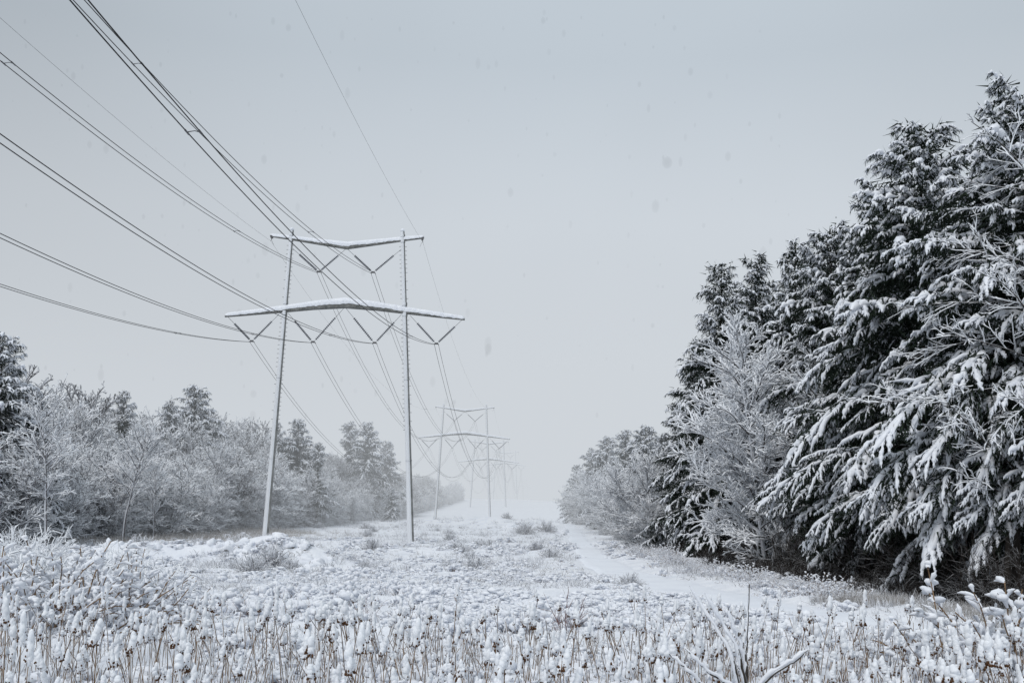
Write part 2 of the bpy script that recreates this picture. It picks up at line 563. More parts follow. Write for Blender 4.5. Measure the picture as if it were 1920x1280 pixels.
def build_tower():
    t = thing('transmission_tower', 'x', 'power pylon', (0, 0, 0))
    for s in (-1, 1):
        mb = MB()
        zs = np.array([-3.0, 0, 8, 16, 22, 25.2, 26.4, 32, ZT])
        rr = 0.37 - 0.15 * np.clip(zs, 0, ZT) / ZT
        P = np.stack([s * pole_x(zs), zs * 0, zs], -1)
        tubes(mb, P, rr, 12, cap=True)
        # flanges / collars
        for zc, hh in ((9.0, 0.10), (18.0, 0.10), (25.1, 0.45), (26.3, 0.35), (33.45, 0.30), (34.1, 0.25)):
            r0 = 0.37 - 0.15 * zc / ZT + 0.045
            tubes(mb, np.array([[s * pole_x(zc), 0, zc], [s * pole_x(zc), 0, zc + hh]]), np.array([r0, r0]), 12, cap=True)
        p = obj('pole', mb.mesh('pole', 'pole', smooth=False), t)
        mb = MB()
        P = np.array([[s * pole_x(ZT), 0, ZT + 0.0], [s * pole_x(ZT), 0, ZT + 0.16], [s * pole_x(ZT), 0, ZT + 0.30], [s * pole_x(ZT), 0, ZT + 0.36]])
        tubes(mb, P, np.array([0.235, 0.24, 0.17, 0.03]), 10, cap=True)
        obj('snow_cap', mb.mesh('snow_cap', 'snow'), p)
        for k in range(43):
            z = 12.4 + k * 0.49
            if 25.0 < z < 26.9: continue
            if z > 33.2: continue
            mb = MB(); x = s * pole_x(z); r = 0.37 - 0.15 * z / ZT
            both = z > 30.5 or 19 < z < 25.2 or k % 2 == 0
            l = r + 0.19
            x0 = x - l if (both or s > 0) else x
            x1 = x + l if (both or s < 0) else x
            tubes(mb, np.array([[x0, -0.03, z], [x1, -0.03, z]]), np.array([0.022, 0.022]), 4, cap=True)
            obj('step_bolt', mb.mesh('step_bolt', 'steel'), p)
    a = obj('crossarm', arm_mesh(LX, LZB, LH, LW).mesh('lower_arm', 'arm', False), t)
    obj('snow_load', snow_on_arm(LX, LZB + LH, LW, np.array([0.24, 0.29, 0.36, 0.43, 0.48, 0.43, 0.36, 0.29, 0.24])).mesh('arm_snow', 'snow'), a)
    a = obj('crossarm', arm_mesh(UX, UZB, UH, UW).mesh('upper_arm', 'arm', False), t)
    obj('snow_load', snow_on_arm(UX, UZB + UH, UW, np.array([0.20, 0.25, 0.31, 0.37, 0.31, 0.25, 0.20])).mesh('arm_snow', 'snow'), a)
    for x, z, la, ra in vs:
        obj('insulator_string', string_mesh(la, (x - 0.12, z + 0.15)), t)
        obj('insulator_string', string_mesh(ra, (x + 0.12, z + 0.15)), t)
        mb = MB()
        mb.add([(x - .26, -.03, z), (x + .26, -.03, z), (x + .15, -.03, z + .2), (x - .15, -.03, z + .2), (x - .26, .03, z), (x + .26, .03, z), (x + .15, .03, z + .2), (x - .15, .03, z + .2)],
               Q=[[0, 1, 2, 3], [7, 6, 5, 4], [0, 4, 5, 1], [1, 5, 6, 2], [2, 6, 7, 3], [3, 7, 4, 0]])
        for sx in (-.23, .23):
            tubes(mb, np.array([[x + sx, -.28, z - .02], [x + sx, -.1, z + .02], [x + sx, .1, z + .02], [x + sx, .28, z - .02]]), np.array([.03, .05, .05, .03]), 6, cap=True)
        obj('yoke_plate', mb.mesh('yoke_plate', 'steel', False), t)
    for s in (-1, 1):
        mb = MB(); x = s * 8.5
        box(mb, (x, 0, 33.95), (0.22, 0.3, 0.34))
        tubes(mb, np.array([[x, 0, 33.8], [x + s * 0.08, 0, 33.45]]), np.array([0.04, 0.03]), 5, cap=True)
        q = np.linspace(0, 1, 9)
        tubes(mb, np.stack([x - s * (0.05 + 0.22 * np.sin(q * PI)), q * 0, 33.5 - 0.55 * np.sin(q * PI) - 0.0 * q], -1), np.full(9, 0.012), 4)
        obj('wire_clamp', mb.mesh('wire_clamp', 'steel', False), t)
    return t


TLAB = ['nearest two legged steel tower with snow on both crossarms standing in the marsh',
        'second steel tower down the line, fading into haze behind the nearest one',
        'third steel tower, its lower crossarm half hidden by the leg of the second',
        'fourth hazy steel tower beyond the crest of the snow field',
        'farthest tower, a faint ghost almost lost in the haze']
t0 = build_tower()


def tower_pos(i):
    Y, dz = TOW[i]
    return (TX + SLOPE * (Y - 110), Y, TB + dz + 0.25)


for i in range(5):
    if i == 0:
        t0.location = tower_pos(0); t0.rotation_euler = (0, 0, YAW); t0['label'] = TLAB[0]; t0['group'] = 'steel towers of the power line'
    elif i < 3:
        dup(t0, tower_pos(i), YAW, TLAB[i])
    else:
        r = dup(t0, tower_pos(i), YAW, TLAB[i])
        for ch in list(r.children):
            for g in list(ch.children):
                if g.name.startswith('step_bolt'): bpy.data.objects.remove(g)

# ------------------------------------------------------------------ wires
cy, sy = math.cos(YAW), math.sin(YAW)


def attach(i, lx, z):
    if i == -1: X, Y, Z = TX + SLOPE * (-40 - 110), -40.0, TB + 0.25
    else: X, Y, Z = tower_pos(i)
    return np.array([X + lx * cy, Y + lx * sy, Z + z])


def wire_path(lx, z, f=1.0):
    pts = []
    sag = [6.1, 11.5, 7.5, 13.0, 26.0]
    for k in range(5):
        a = attach(k - 1, lx, z); b = attach(k, lx, z)
        n = 60 if k < 2 else 26
        q = np.linspace(0, 1, n + 1)[:(-1 if k < 4 else None)]
        p = a + (b - a) * q[:, None]
        p[:, 2] -= 4 * sag[k] * f * q * (1 - q)
        pts.append(p)
    return np.concatenate(pts)


def cable(lx, z, r, f=1.0):
    mb = MB(); P = wire_path(lx, z, f)
    tubes(mb, P, np.full(len(P), r), 6)
    return mb


def spacer(lx, z, Y, span):
    P = wire_path(lx, z)
    i = int(np.argmin(np.abs(P[:, 1] - Y)))
    mb = MB(); p = P[i]
    tubes(mb, np.array([p + [-0.25, 0, -0.0], p + [0.02, 0, 0.05], p + [0.25, 0, 0]]), np.array([0.02, 0.016, 0.02]), 4, cap=True)
    tubes(mb, np.array([p + [-0.23, -0.2, 0], p + [-0.23, 0.2, 0]]), np.array([0.035, 0.035]), 5, cap=True)
    tubes(mb, np.array([p + [0.23, -0.2, 0], p + [0.23, 0.2, 0]]), np.array([0.035, 0.035]), 5, cap=True)
    return mb


BLAB = {-10.35: 'leftmost pair of dark cables hung from the lower crossarms',
        -3.45: 'second pair from the left of the dark cables on the lower crossarms',
        3.45: 'third pair from the left of the dark cables on the lower crossarms',
        10.35: 'rightmost lower pair of thick dark cables, steepest across the sky'}
for (lst, z, lev) in ((PH_LO, Z_LO, 'lo'), (PH_UP, Z_UP, 'up')):
    for x in lst:
        lab = BLAB[x] if lev == 'lo' else ('left pair of dark cables hung below the upper crossarms' if x < 0 else 'right pair of dark cables hung below the upper crossarms')
        t = thing('conductor_cable', lab, 'power cable', (0, 0, 0), 0, 'twin cable bundles of the power line')
        for s in (-0.23, 0.23):
            obj('wire', cable(x + s, z, 0.021).mesh('wire', 'wire'), t)
        for Yp in ((31, 88, 170, 245) if lev == 'lo' else (44, 80, 165, 240)):
            obj('spacer', spacer(x, z, Yp, 0).mesh('spacer', 'steel'), t)
for s in (-1, 1):
    o = obj('shield_wire', cable(s * 8.58, 33.45, 0.0085, 0.5).mesh('shield_wire', 'wire'))
    setp(o, ('thin left' if s < 0 else 'thin right') + ' ground wire strung from the tips of the upper crossarms', 'power cable', 'thin top wires of the power line')


# ------------------------------------------------------------------ conifers
def limb_layout(rg, H, n, zb, Lmax, prof, elev_top, elev_bot):
    u = (np.arange(n) + rg.random(n)) / n            # 0 base .. 1 top
    u = u ** 0.9
    z = zb + (H - zb) * u * 0.985
    az = np.arange(n) * 2.39996 + rg.normal(0, 0.35, n)
    L = Lmax * prof(u) * (0.72 + 0.5 * rg.random(n))
    el = elev_bot + (elev_top - elev_bot) * u + rg.normal(0, 0.08, n)
    d = np.stack([np.cos(az) * np.cos(el), np.sin(az) * np.cos(el), np.sin(el)], -1)
    return u, z, d, L


def conifer(name, H, Lmax, n, seed, det=1.0, zb=1.0, fing=0.29, fdens=13.0, sdens=3.4, droop=0.95, prof=None, fat=1.0, needles=1.0, mats=('needle', 'snow'), bare_low=0.0, extra=None, inner=70):
    """snow-loaded evergreen: limbs > boughs > drooping snow fingers with dark needles below"""
    rg = np.random.default_rng(seed)
    prof = prof or (lambda u: np.clip((1 - u), 0.05, 1) ** 0.52)
    u, z, d, L = limb_layout(rg, H, n, zb, Lmax, prof, 0.75, -0.02)
    bend = np.interp(z, [0, H], [0.0, 0.0])
    lean = rg.normal(0, 0.010, 2)
    p0 = np.stack([lean[0] * z, lean[1] * z, z], -1)
    if extra is not None:
        for (ez, eaz, eL, eel) in extra:
            p0 = np.concatenate([p0, [[0, 0, ez]]]); L = np.append(L, eL); u = np.append(u, ez / H)
            d = np.concatenate([d, [[math.cos(eaz) * math.cos(eel), math.sin(eaz) * math.cos(eel), math.sin(eel)]]])
    P = grow(p0, d, L, 10, droop * np.clip(L / Lmax * 1.4, 0.35, 1.15) * (0.75 + 0.5 * rg.random(len(L))), 0.05, rg)
    tr = MB()
    zz = np.linspace(-0.6, H * 1.0, 12)
    rad = 0.011 * H * (1 - zz / H * 0.96) + 0.012
    tubes(tr, np.stack([lean[0] * zz, lean[1] * zz, zz], -1), rad, 9)
    lr = np.clip(0.012 * L, 0.015, 0.09)
    tubes(tr, P, lr[:, None] * np.linspace(1, 0.2, 10)[None], 4)
    cr = MB()
    # secondary boughs
    idx, s, p, t, rk = spawn(P, L, sdens, 0.12, 1.0, rg, lo=3)
    sd = np.where(rk % 2 == 0, 1.0, -1.0)
    hor = nrm(np.cross(t, [0, 0, 1.0]))
    ph = R(52) * (1 - 0.55 * s) * (0.35 + 1.0 * rg.random(len(s)))
    d2 = t * np.cos(ph)[:, None] + hor * (sd * np.sin(ph))[:, None] + np.array([0, 0, 0.10]) + rg.normal(0, 0.16, (len(s), 3))
    L2 = (0.30 * L[idx] * (1.05 - s) ** 0.55 + 0.22) * (0.4 + 1.1 * rg.random(len(s)))
    P2 = grow(p, d2, L2, 6, 0.25 + 1.1 * rg.random(len(s)), 0.10, rg)
    tubes(tr, P2[:, ::2] if False else P2, np.clip(0.008 * L2, 0.006, 0.03)[:, None] * np.linspace(1, .3, 6)[None], 3)
    # snow ridges on limbs and boughs
    def ridge(PP, LL, ss0, rr, k, mi=1, up=0.5, keep=None):
        n_ = PP.shape[1]
        q = np.linspace(ss0, 1, n_ + 5)
        out = np.stack([sample(PP, np.full(len(PP), v))[0] for v in q], 1)
        amp = rr[:, None] * (0.25 + 1.25 * rg.random((len(PP), len(q))))
        amp[:, 0] *= 0.15; amp[:, -1] *= 0.15
        out[:, :, 2] += amp * up
        if keep is not None: out = out[keep]; amp = amp[keep]
        tubes(cr, out, amp, k, mi=mi, squash=0.8)
    load = np.clip(rg.normal(1.15, 0.38, len(L)), 0.3, 1.8) + 0.6 * (u > 0.7)
    ridge(P, L, 0.22, 0.105 * fat * np.clip(L / 3, 0.2, 1.25) * np.minimum(load, 1.45), 6)
    ridge(P2, L2, 0.1, 0.064 * fat * np.clip(L2, 0.35, 1.25) * np.minimum(load[idx], 1.45), 5)
    # fingers
    idx3, s3, p3, t3, rk3 = spawn(P2, L2, fdens, 0.06, 1.0, rg, lo=2)
    sd3 = np.where(rk3 % 2 == 0, 1.0, -1.0)
    hor3 = nrm(np.cross(t3, [0, 0, 1.0]))
    ph3 = R(58) * (1 - 0.75 * s3) * (0.6 + 0.7 * rg.random(len(s3)))
    d3 = t3 * np.cos(ph3)[:, None] + hor3 * (sd3 * np.sin(ph3))[:, None] + rg.normal(0, 0.28, (len(s3), 3))
    L3 = fing * (0.45 + 1.0 * rg.random(len(s3))) * (1.1 - 0.45 * s3)
    P3 = grow(p3, d3, L3, 5, 1.0 + 1.0 * rg.random(len(s3)), 0.06, rg)
    keep = rg.random(len(s3)) < 0.5 + 0.5 * load[idx][idx3]
    # hanging snow only on the outer, exposed boughs
    sout = s[idx3]
    toplim = u[idx][idx3] > 0.7
    keep &= (sout > np.where(toplim, 0.05, 0.28)) | (rg.random(len(s3)) < 0.3)
    rp = np.array([0.45, 1.0, 1.1, 0.75, 0.12])
    rad3 = 0.049 * fat * rp[None] * (0.4 + 1.1 * rg.random((len(s3), 5))) * (fing / 0.36) ** 0.6 * (0.55 + 0.5 * load[idx][idx3])[:, None]
    PS = P3.copy(); PS[:, :, 2] += rad3 * 0.45
    tubes(cr, PS[keep], rad3[keep], 4, mi=1, squash=0.8, ph=0.6)
    # needles: short dark blades under and around every finger
    nb = max(1, int(7 * needles))
    ii = np.repeat(np.arange(len(s3)), nb)
    sb = rg.random(len(ii))
    pb, tb = sample(P3[ii], sb)
    db = nrm(tb * 0.9 + np.array([0, 0, -0.75]) + rg.normal(0, 0.42, (len(ii), 3)))
    pb = pb + np.array([0, 0, -0.01])
    blades(cr, pb, db, (0.13 + 0.15 * rg.random(len(ii))) * (fing / 0.36) ** 0.5, np.full(len(ii), 0.030 * (fing / 0.36)) * (0.7 + 0.6 * rg.random(len(ii))), 0, rg)
    # needles along boughs
    ii = np.repeat(np.arange(len(L2)), int(14 * needles) + 1)
    pb, tb = sample(P2[ii], rg.random(len(ii)))
    db = nrm(tb * 0.6 + np.array([0, 0, -0.8]) + rg.normal(0, 0.5, (len(ii), 3)))
    blades(cr, pb, db, (0.2 + 0.25 * rg.random(len(ii))) * (fing / 0.36) ** 0.5, np.full(len(ii), 0.045 * (fing / 0.36)), 0, rg)
    # dense dark inner foliage
    ii = np.repeat(np.arange(len(L)), (L * inner * np.where(u > 0.75, 0.35, 1.0)).astype(int) + 4)
    pb, tb = sample(P[ii], rg.random(len(ii)) ** 0.8 * 0.85)
    pb = pb + rg.normal(0, 0.22, (len(ii), 3)) + np.array([0, 0, -0.15])
    db = nrm(tb * 0.5 + np.array([0, 0, -0.5]) + rg.normal(0, 0.6, (len(ii), 3)))
    blades(cr, pb, db, 0.3 + 0.4 * rg.random(len(ii)), np.full(len(ii), 0.085), 0, rg)
    return tr.mesh(name + '_trunk', 'bark'), cr.mesh(name + '_crown', list(mats))


# ------------------------------------------------------------------ leafless frosted trees
def bare_tree(name, H, seed, spread=0.45, nl=26, mat='twigfar', tmat='trunkfar', tw=0.026, lvl=(3.2, 4.2, 5.0), up=0.35, zb=0.18, trunk_r=0.012, stems=1, wander=0.04, fine=True, len2=0.42, k=3, crook=0.10, lr=0.011):
    rg = np.random.default_rng(seed)
    tr = MB(); cr = MB()
    TP = []
    for s in range(stems):
        az = s / stems * 2 * PI + rg.random() * 1.2
        lean = 0.0 if stems == 1 else 0.25 + 0.25 * rg.random()
        n = 12
        d = np.array([[math.cos(az) * lean + rg.normal(0, .03), math.sin(az) * lean + rg.normal(0, .03), 1.0]])
        P = grow(np.array([[0.05 * math.cos(az), 0.05 * math.sin(az), -0.4]]), d, np.array([H * (1 if stems == 1 else 0.8 + 0.2 * rg.random()) + 0.4]), n, -0.1 if stems == 1 else 0.15, wander, rg)
        tubes(tr, P, (trunk_r * H * np.linspace(1, 0.12, n) ** 0.9 + 0.012)[None], 8)
        TP.append(P[0])
    TP = np.array(TP)
    LT = np.full(stems, float(nl))
    idx, s, p, t, rk = spawn(TP, LT, 1.0, zb, 0.985, rg)
    az = rk * 2.39996 + rg.normal(0, 0.5, len(s))
    L = H * spread * (np.sin(np.clip((s - zb) / (1 - zb), 0, 1) * PI * 0.80 + 0.55) ** 0.8 * 0.9 + 0.12) * (0.65 + 0.55 * rg.random(len(s)))
    el = up + 0.55 * s + rg.normal(0, 0.15, len(s))
    d = np.stack([np.cos(az) * np.cos(el), np.sin(az) * np.cos(el), np.sin(el)], -1)
    P = grow(p, d, L, 9, -0.1 + 0.5 * rg.random(len(s)), crook, rg)
    r0 = np.clip(L * lr, 0.012, 0.11)
    tubes(tr, P, r0[:, None] * np.linspace(1, 0.25, 9)[None] + tw * 0.5, 5)
    PP, LL = P, L
    for lv, dens in enumerate(lvl):
        idx, s, p, t, rk = spawn(PP, LL, dens, 0.12, 1.0, rg, lo=2)
        a = rg.random(len(s)) * 2 * PI
        hor = nrm(np.cross(t, [0.01, 0.02, 1.0])); up_ = np.cross(hor, t)
        perp = hor * np.cos(a)[:, None] + up_ * (np.sin(a) * 0.6 + 0.1)[:, None]
        ph = R(28 + 28 * rg.random(len(s)))
        d = t * np.cos(ph)[:, None] + perp * np.sin(ph)[:, None] + np.array([0, 0, 0.12])
        Ln = (len2 * LL[idx] * (1.08 - s) ** 0.5) * (0.6 + 0.6 * rg.random(len(s))) + 0.08
        n = (6, 4, 3)[min(lv, 2)]
        Pn = grow(p, d, Ln, n, 0.35 * rg.random(len(s)), (0.12, 0.10, 0.08)[min(lv, 2)], rg)
        r = tw * (1.25, 1.0, 0.85)[min(lv, 2)] * (0.7 + 0.5 * rg.random(len(s)))
        tp = np.linspace(1, 0.55, n)[None]
        tubes(cr, Pn, r[:, None] * tp, k, ph=rg.random() * 0 + PI / 2)
        PP, LL = Pn, Ln
    return tr.mesh(name + '_trunk', tmat), cr.mesh(name + '_crown', mat)


def tree_obj(nm, label, loc, meshes, rz=0, scale=1.0, group=None, cat='tree', parts=('trunk', 'crown')):
    t = thing(nm, label, cat, loc, rz, group, scale)
    for pn, m in zip(parts, meshes): obj(pn, m, t)
    return t


def gz(x, y): return float(ground(np.array([x]), np.array([y]))[0])


def place(px, Y, top=None):
    """base point on the ground below pixel column px at depth Y; height if top pixel given"""
    p = at(px, 960 + math.tan(ROLL) * (px - 960), Y)
    z = gz(p[0], Y)
    # roll moves the column with height: use the mid height
    if top is None: return (p[0], Y, z)
    q = at(px, top, Y)
    return (q[0], Y, z), q[2] - z


tb = __import__('time').time()
# right-hand wall of snow-loaded pines
PA = conifer('pine_a', 22.0, 7.4, 108, 101, zb=4.6, extra=[(7.2, PI * 1.02, 8.2, 0.16), (9.8, PI * 1.06, 8.6, 0.2), (6.2, PI * 1.15, 6.4, 0.2), (6.6, PI * 0.93, 7.0, 0.18)])
PB = conifer('pine_b', 22.0, 6.4, 104, 102, zb=4.0, extra=[(6.6, PI * 1.0, 7.8, 0.15), (9.4, PI * 0.98, 8.0, 0.2)])
PC = conifer('pine_c', 22.0, 5.4, 100, 103, zb=0.8, fing=0.42, fdens=7.0, fat=1.05)
PD = conifer('hemlock_d', 24.0, 5.0, 90, 104, zb=0.6, fing=0.55, fdens=5.0, sdens=2.6, fat=1.15, droop=1.5)
PG = conifer('hemlock_g', 24.0, 5.6, 100, 105, zb=0.5, fing=0.42, fdens=6.5, sdens=2.6, fat=1.0, inner=90)
print('near pines', __import__('time').time() - tb)

RIGHT = [  # px, depth, top px, meshes, rot, base height, label, width factor
    (1885, 45, 185, PA, 0.15, 22, 'tallest snow loaded pine at the right edge with long boughs reaching left', 1.0),
    (1722, 52, 228, PB, 0.0, 22, 'dark pine with a forked snowy crown behind the bare sapling on the right', 1.0),
    (1640, 60, 345, PC, 1.1, 22, 'snow laden pine filling the middle of the right hand tree wall', 1.15),
    (1565, 70, 430, PB, 2.7, 22, 'pine with pale top rising just left of the middle of the right wall', 0.95),
    (1490, 84, 452, PD, 0.5, 24, 'narrow pale pine top poking up behind the frosted bare tree', 0.9),
    (1425, 98, 485, PG, 2.1, 24, 'broad dark evergreen standing behind the frosted bare tree', 1.15),
    (1348, 88, 500, PG, 4.0, 24, 'dark evergreen clothed to the ground at the left end of the right wall', 1.0),
    (1310, 98, 640, PG, 5.2, 24, 'shorter dark evergreen skirting the left end of the right wall', 1.3),
    (1995, 43, 235, PA, -0.05, 22, 'snowy pine cut off by the right frame edge', 1.0),
]
for px, Y, top, ms, rz, h0, lab, wf in RIGHT:
    loc, h = place(px, Y, top)
    s = h / h0
    tree_obj('snowy_pine', lab, loc, ms, rz, (s * wf, s * wf, s), 'snow loaded evergreens along the right of the track')
# second rank behind, closing the gaps between the crowns
k = 0
for px, Y, top, ms in ((1560, 92, 500, PD), (1640, 86, 440, PC), (1720, 78, 380, PD), (1800, 70, 330, PC), (1880, 66, 300, PD), (1960, 62, 280, PC), (1480, 108, 520, PC), (1400, 118, 540, PD), (1850, 58, 420, PC), (1450, 104, 560, PC), (1520, 96, 620, PD), (1600, 80, 560, PD), (1680, 68, 520, PD), (1760, 60, 560, PC), (1920, 54, 520, PD), (1380, 108, 700, PC), (1330, 114, 680, PD), (1300, 126, 720, PC)):
    loc, h = place(px, Y, top)
    s = h / (22 if ms is PC else 24)
    tree_obj('snowy_pine', 'dark evergreen in the second rank behind the pines at right', loc, ms, k * 1.3, (s * 1.05, s * 1.05, s), 'second rank of evergreens at right'); k += 1

# low dark evergreens added as fill to blacken the shade under the boughs
PK = PD[1].copy(); PK.materials.clear(); PK.materials.append(MAT['needle']); PK.materials.append(MAT['needledark'])  # snow slot recoloured dark as painted shade
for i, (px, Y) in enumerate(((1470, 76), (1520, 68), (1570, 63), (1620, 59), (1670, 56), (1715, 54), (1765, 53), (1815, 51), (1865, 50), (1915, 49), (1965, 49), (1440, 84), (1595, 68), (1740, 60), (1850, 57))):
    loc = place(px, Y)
    tree_obj('shade_fill_evergreen', 'low evergreen added and coloured dark to stand in for the black shade under the pines', (loc[0], loc[1], loc[2] - 0.3), (PD[0], PK), i * 0.9, (0.36, 0.36, 0.30), 'added dark fill evergreens below the pines')
# frosted bare trees at the right
BA = bare_tree('maple', 18.0, 201, spread=0.27, nl=46, mat='rimed', tmat='twig', tw=0.042, lvl=(3.2, 4.2, 4.2), up=0.35, zb=0.05, trunk_r=0.005, k=4, len2=0.45, stems=3)
loc, h = place(1440, 71, 550)
tree_obj('frosted_tree', 'large frost coated bare tree in front of the dark evergreens', loc, BA, 0.4, (h / 18 * 1.05, h / 18 * 1.05, h / 18), None)
BB = bare_tree('sapling', 16.0, 202, spread=0.26, nl=34, mat='rimed', tmat='bark', tw=0.020, lvl=(2.4, 3.0, 3.2), up=0.0, zb=0.22, trunk_r=0.0045, k=4, crook=0.05, stems=1, lr=0.004)
loc, h = place(1868, 42, 225)
tree_obj('frosted_tree', 'slender bare tree with snow lined branches in front of the tallest pine', loc, BB, 0.9, (h / 16,) * 3, None)
BC = bare_tree('frost_bush_tree', 10.0, 203, spread=0.46, nl=50, mat='twigfar', tmat='trunkfar', tw=0.034, lvl=(3.2, 4.2, 4.5), up=0.35, zb=0.05, stems=3, trunk_r=0.010)
FR = [(1222, 104, 850, 0.0, 'round frosted tree just left of the dark evergreens on the right'), (1190, 150, 868, 1.0, 'smaller white frosted tree beside the track on the right'),
      (1150, 190, 862, 2.2, 'hazy frosted tree midway along the far right edge'), (1238, 100, 915, 3.1, 'low frosted tree overhanging the foot of the dark evergreens')]
for px, Y, top, rz, lab in FR:
    loc, h = place(px, Y, top)
    s = h / 10
    tree_obj('frosted_tree', lab, loc, BC, rz, (s * 0.95, s * 0.95, s), 'frosted bare trees along the far right edge')

# coarse conifers for distance
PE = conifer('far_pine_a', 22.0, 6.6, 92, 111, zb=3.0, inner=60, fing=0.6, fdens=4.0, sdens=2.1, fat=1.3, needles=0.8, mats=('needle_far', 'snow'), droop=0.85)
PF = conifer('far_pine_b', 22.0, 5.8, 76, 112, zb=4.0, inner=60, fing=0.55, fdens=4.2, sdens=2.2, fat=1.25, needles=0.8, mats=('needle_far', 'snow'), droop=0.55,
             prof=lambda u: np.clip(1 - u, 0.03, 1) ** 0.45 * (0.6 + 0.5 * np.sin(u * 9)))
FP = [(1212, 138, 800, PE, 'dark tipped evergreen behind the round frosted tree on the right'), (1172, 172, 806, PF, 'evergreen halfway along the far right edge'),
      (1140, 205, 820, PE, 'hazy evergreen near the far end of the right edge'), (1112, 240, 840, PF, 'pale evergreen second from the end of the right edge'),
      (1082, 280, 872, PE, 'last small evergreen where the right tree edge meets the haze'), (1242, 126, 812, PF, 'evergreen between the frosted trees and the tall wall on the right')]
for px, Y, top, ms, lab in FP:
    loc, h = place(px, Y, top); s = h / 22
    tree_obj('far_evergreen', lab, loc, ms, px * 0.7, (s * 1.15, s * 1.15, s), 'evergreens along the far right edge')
for i, (px, Y, top) in enumerate(((1100, 270, 915), (1122, 235, 900), (1130, 215, 905), (1160, 165, 900), (1200, 112, 905), (1175, 145, 925), (1092, 295, 925), (1145, 250, 880))):
    loc, h = place(px, Y, top); s = h / 10
    tree_obj('frosted_tree', 'low frosted tree in the hazy far right edge', loc, BC, i * 1.7, (s * 1.2, s * 1.2, s), 'low frosted trees in the far right edge')

# ------------------------------------------------------------------ left forest
BD = [bare_tree('forest_tree_a', 16.0, 211, spread=0.30, nl=34, tw=0.054, lvl=(2.3, 3.0, 3.0), zb=0.30, trunk_r=0.009),
      bare_tree('forest_tree_b', 16.0, 212, spread=0.36, nl=30, tw=0.054, lvl=(2.3, 3.0, 3.0), zb=0.38, trunk_r=0.010, up=0.5),
      bare_tree('forest_tree_c', 16.0, 213, spread=0.26, nl=36, tw=0.054, lvl=(2.4, 3.0, 3.0), zb=0.18, trunk_r=0.008, up=0.6),
      bare_tree('forest_tree_d', 12.0, 214, spread=0.40, nl=34, tw=0.054, lvl=(2.4, 3.2, 3.0), zb=0.04, stems=3, trunk_r=0.008, up=0.3)]


def recol(ms, mat):
    a = ms[1].copy(); a.materials.clear(); a.materials.append(MAT[mat]); return (ms[0], a)


BDK = [recol(m, 'twigdark') for m in BD]


def left_x(Y): return -45.5 + 0.0273 * Y


PINES_L = [  # px, depth, top, mesh, label, wf
    (8, 84, 630, PE, 'tall dark evergreen cut off by the left frame edge', 1.1),
    (68, 86, 742, PF, 'dark drooping evergreen with a bare lower trunk near the left frame edge', 0.75),
    (232, 112, 733, PF, 'evergreen with a pointed top above the bare trees left of the tower', 0.8),
    (368, 132, 726, PE, 'broad layered evergreen, tallest crown in the left tree wall', 1.15),
    (318, 128, 752, PF, 'smaller evergreen top touching the broad layered one', 0.7),
    (520, 168, 792, PF, 'small evergreen top just right of the tower left leg', 0.7),
    (560, 170, 788, PE, 'dark evergreen between the two tower legs, left of the pair', 1.0),
    (598, 165, 830, PF, 'shaggy evergreen with a low crown between the tower legs', 0.9),
    (655, 232, 790, PF, 'left one of the pair of tall evergreens near the right tower leg', 1.1),
    (690, 228, 793, PE, 'right one of the pair of tall evergreens near the right tower leg', 1.0),
    (728, 265, 828, PE, 'pale pointed evergreen just left of the right tower leg', 1.0),
    (735, 235, 915, PE, 'low dark evergreen beside the right tower leg', 1.3),
]
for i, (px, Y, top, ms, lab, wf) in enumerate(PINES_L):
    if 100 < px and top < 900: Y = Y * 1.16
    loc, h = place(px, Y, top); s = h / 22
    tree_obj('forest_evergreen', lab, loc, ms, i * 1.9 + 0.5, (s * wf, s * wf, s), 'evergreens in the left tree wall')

# profile of the bare crowns (pixel column -> top row)
PRX = [-60, 0, 60, 110, 150, 200, 300, 420, 470, 560, 640, 700, 760, 800, 850, 872, 890]
PRY = [720, 730, 722, 728, 760, 800, 800, 790, 808, 850, 870, 880, 895, 893, 905, 918, 935]
cnt = 0
LNEAR = ['white plastered trunk standing alone in front of the left tree wall', 'slender frosted tree left of the tower with a forked trunk']
for row in range(4):
    Y = 78 + row * 4.0
    while Y < 560:
        X = left_x(Y) - row * (4.5 + 0.01 * Y) + rng.normal(0, 1.3)
        px = 960 + X / Y * 1867
        top = np.interp(px, PRX, PRY)
        topz = (960 - (top)) / 1867 * Y + CAMZ      # height of the crown profile there
        z = gz(X, Y)
        vary = (0.72, 0.9, 1.0, 0.98)[row]
        h = (topz - z + (px - 960) * 0.0183 / 1867 * Y) * vary * (0.90 + 0.24 * rng.random())
        ms = BD[int(rng.integers(0, 3))] if row else BD[3 if rng.random() < 0.5 else int(rng.integers(0, 3))]
        dk = rng.random() < np.interp(Y, [80, 180, 300], [0.12, 0.35, 0.9])
        h0 = 12 if ms is BD[3] else 16
        if dk: ms = BDK[[q is ms for q in BD].index(True)]
        s = h / h0
        tree_obj('frosted_tree', 'frosted bare tree in the left tree wall' if Y < 260 else 'hazy frosted tree in the far part of the left tree wall', (X, Y, z), ms, rng.random() * 6.28, (s * 1.05, s * 1.05, s),
                 'frosted bare trees in the left tree wall' if Y < 260 else 'hazy frosted trees far along the left wall')
        cnt += 1
        Y += (3.6 + 0.012 * Y) * (0.8 + 0.4 * rng.random()) * (1.0 if row < 2 else 1.3)
print('left trees', cnt)
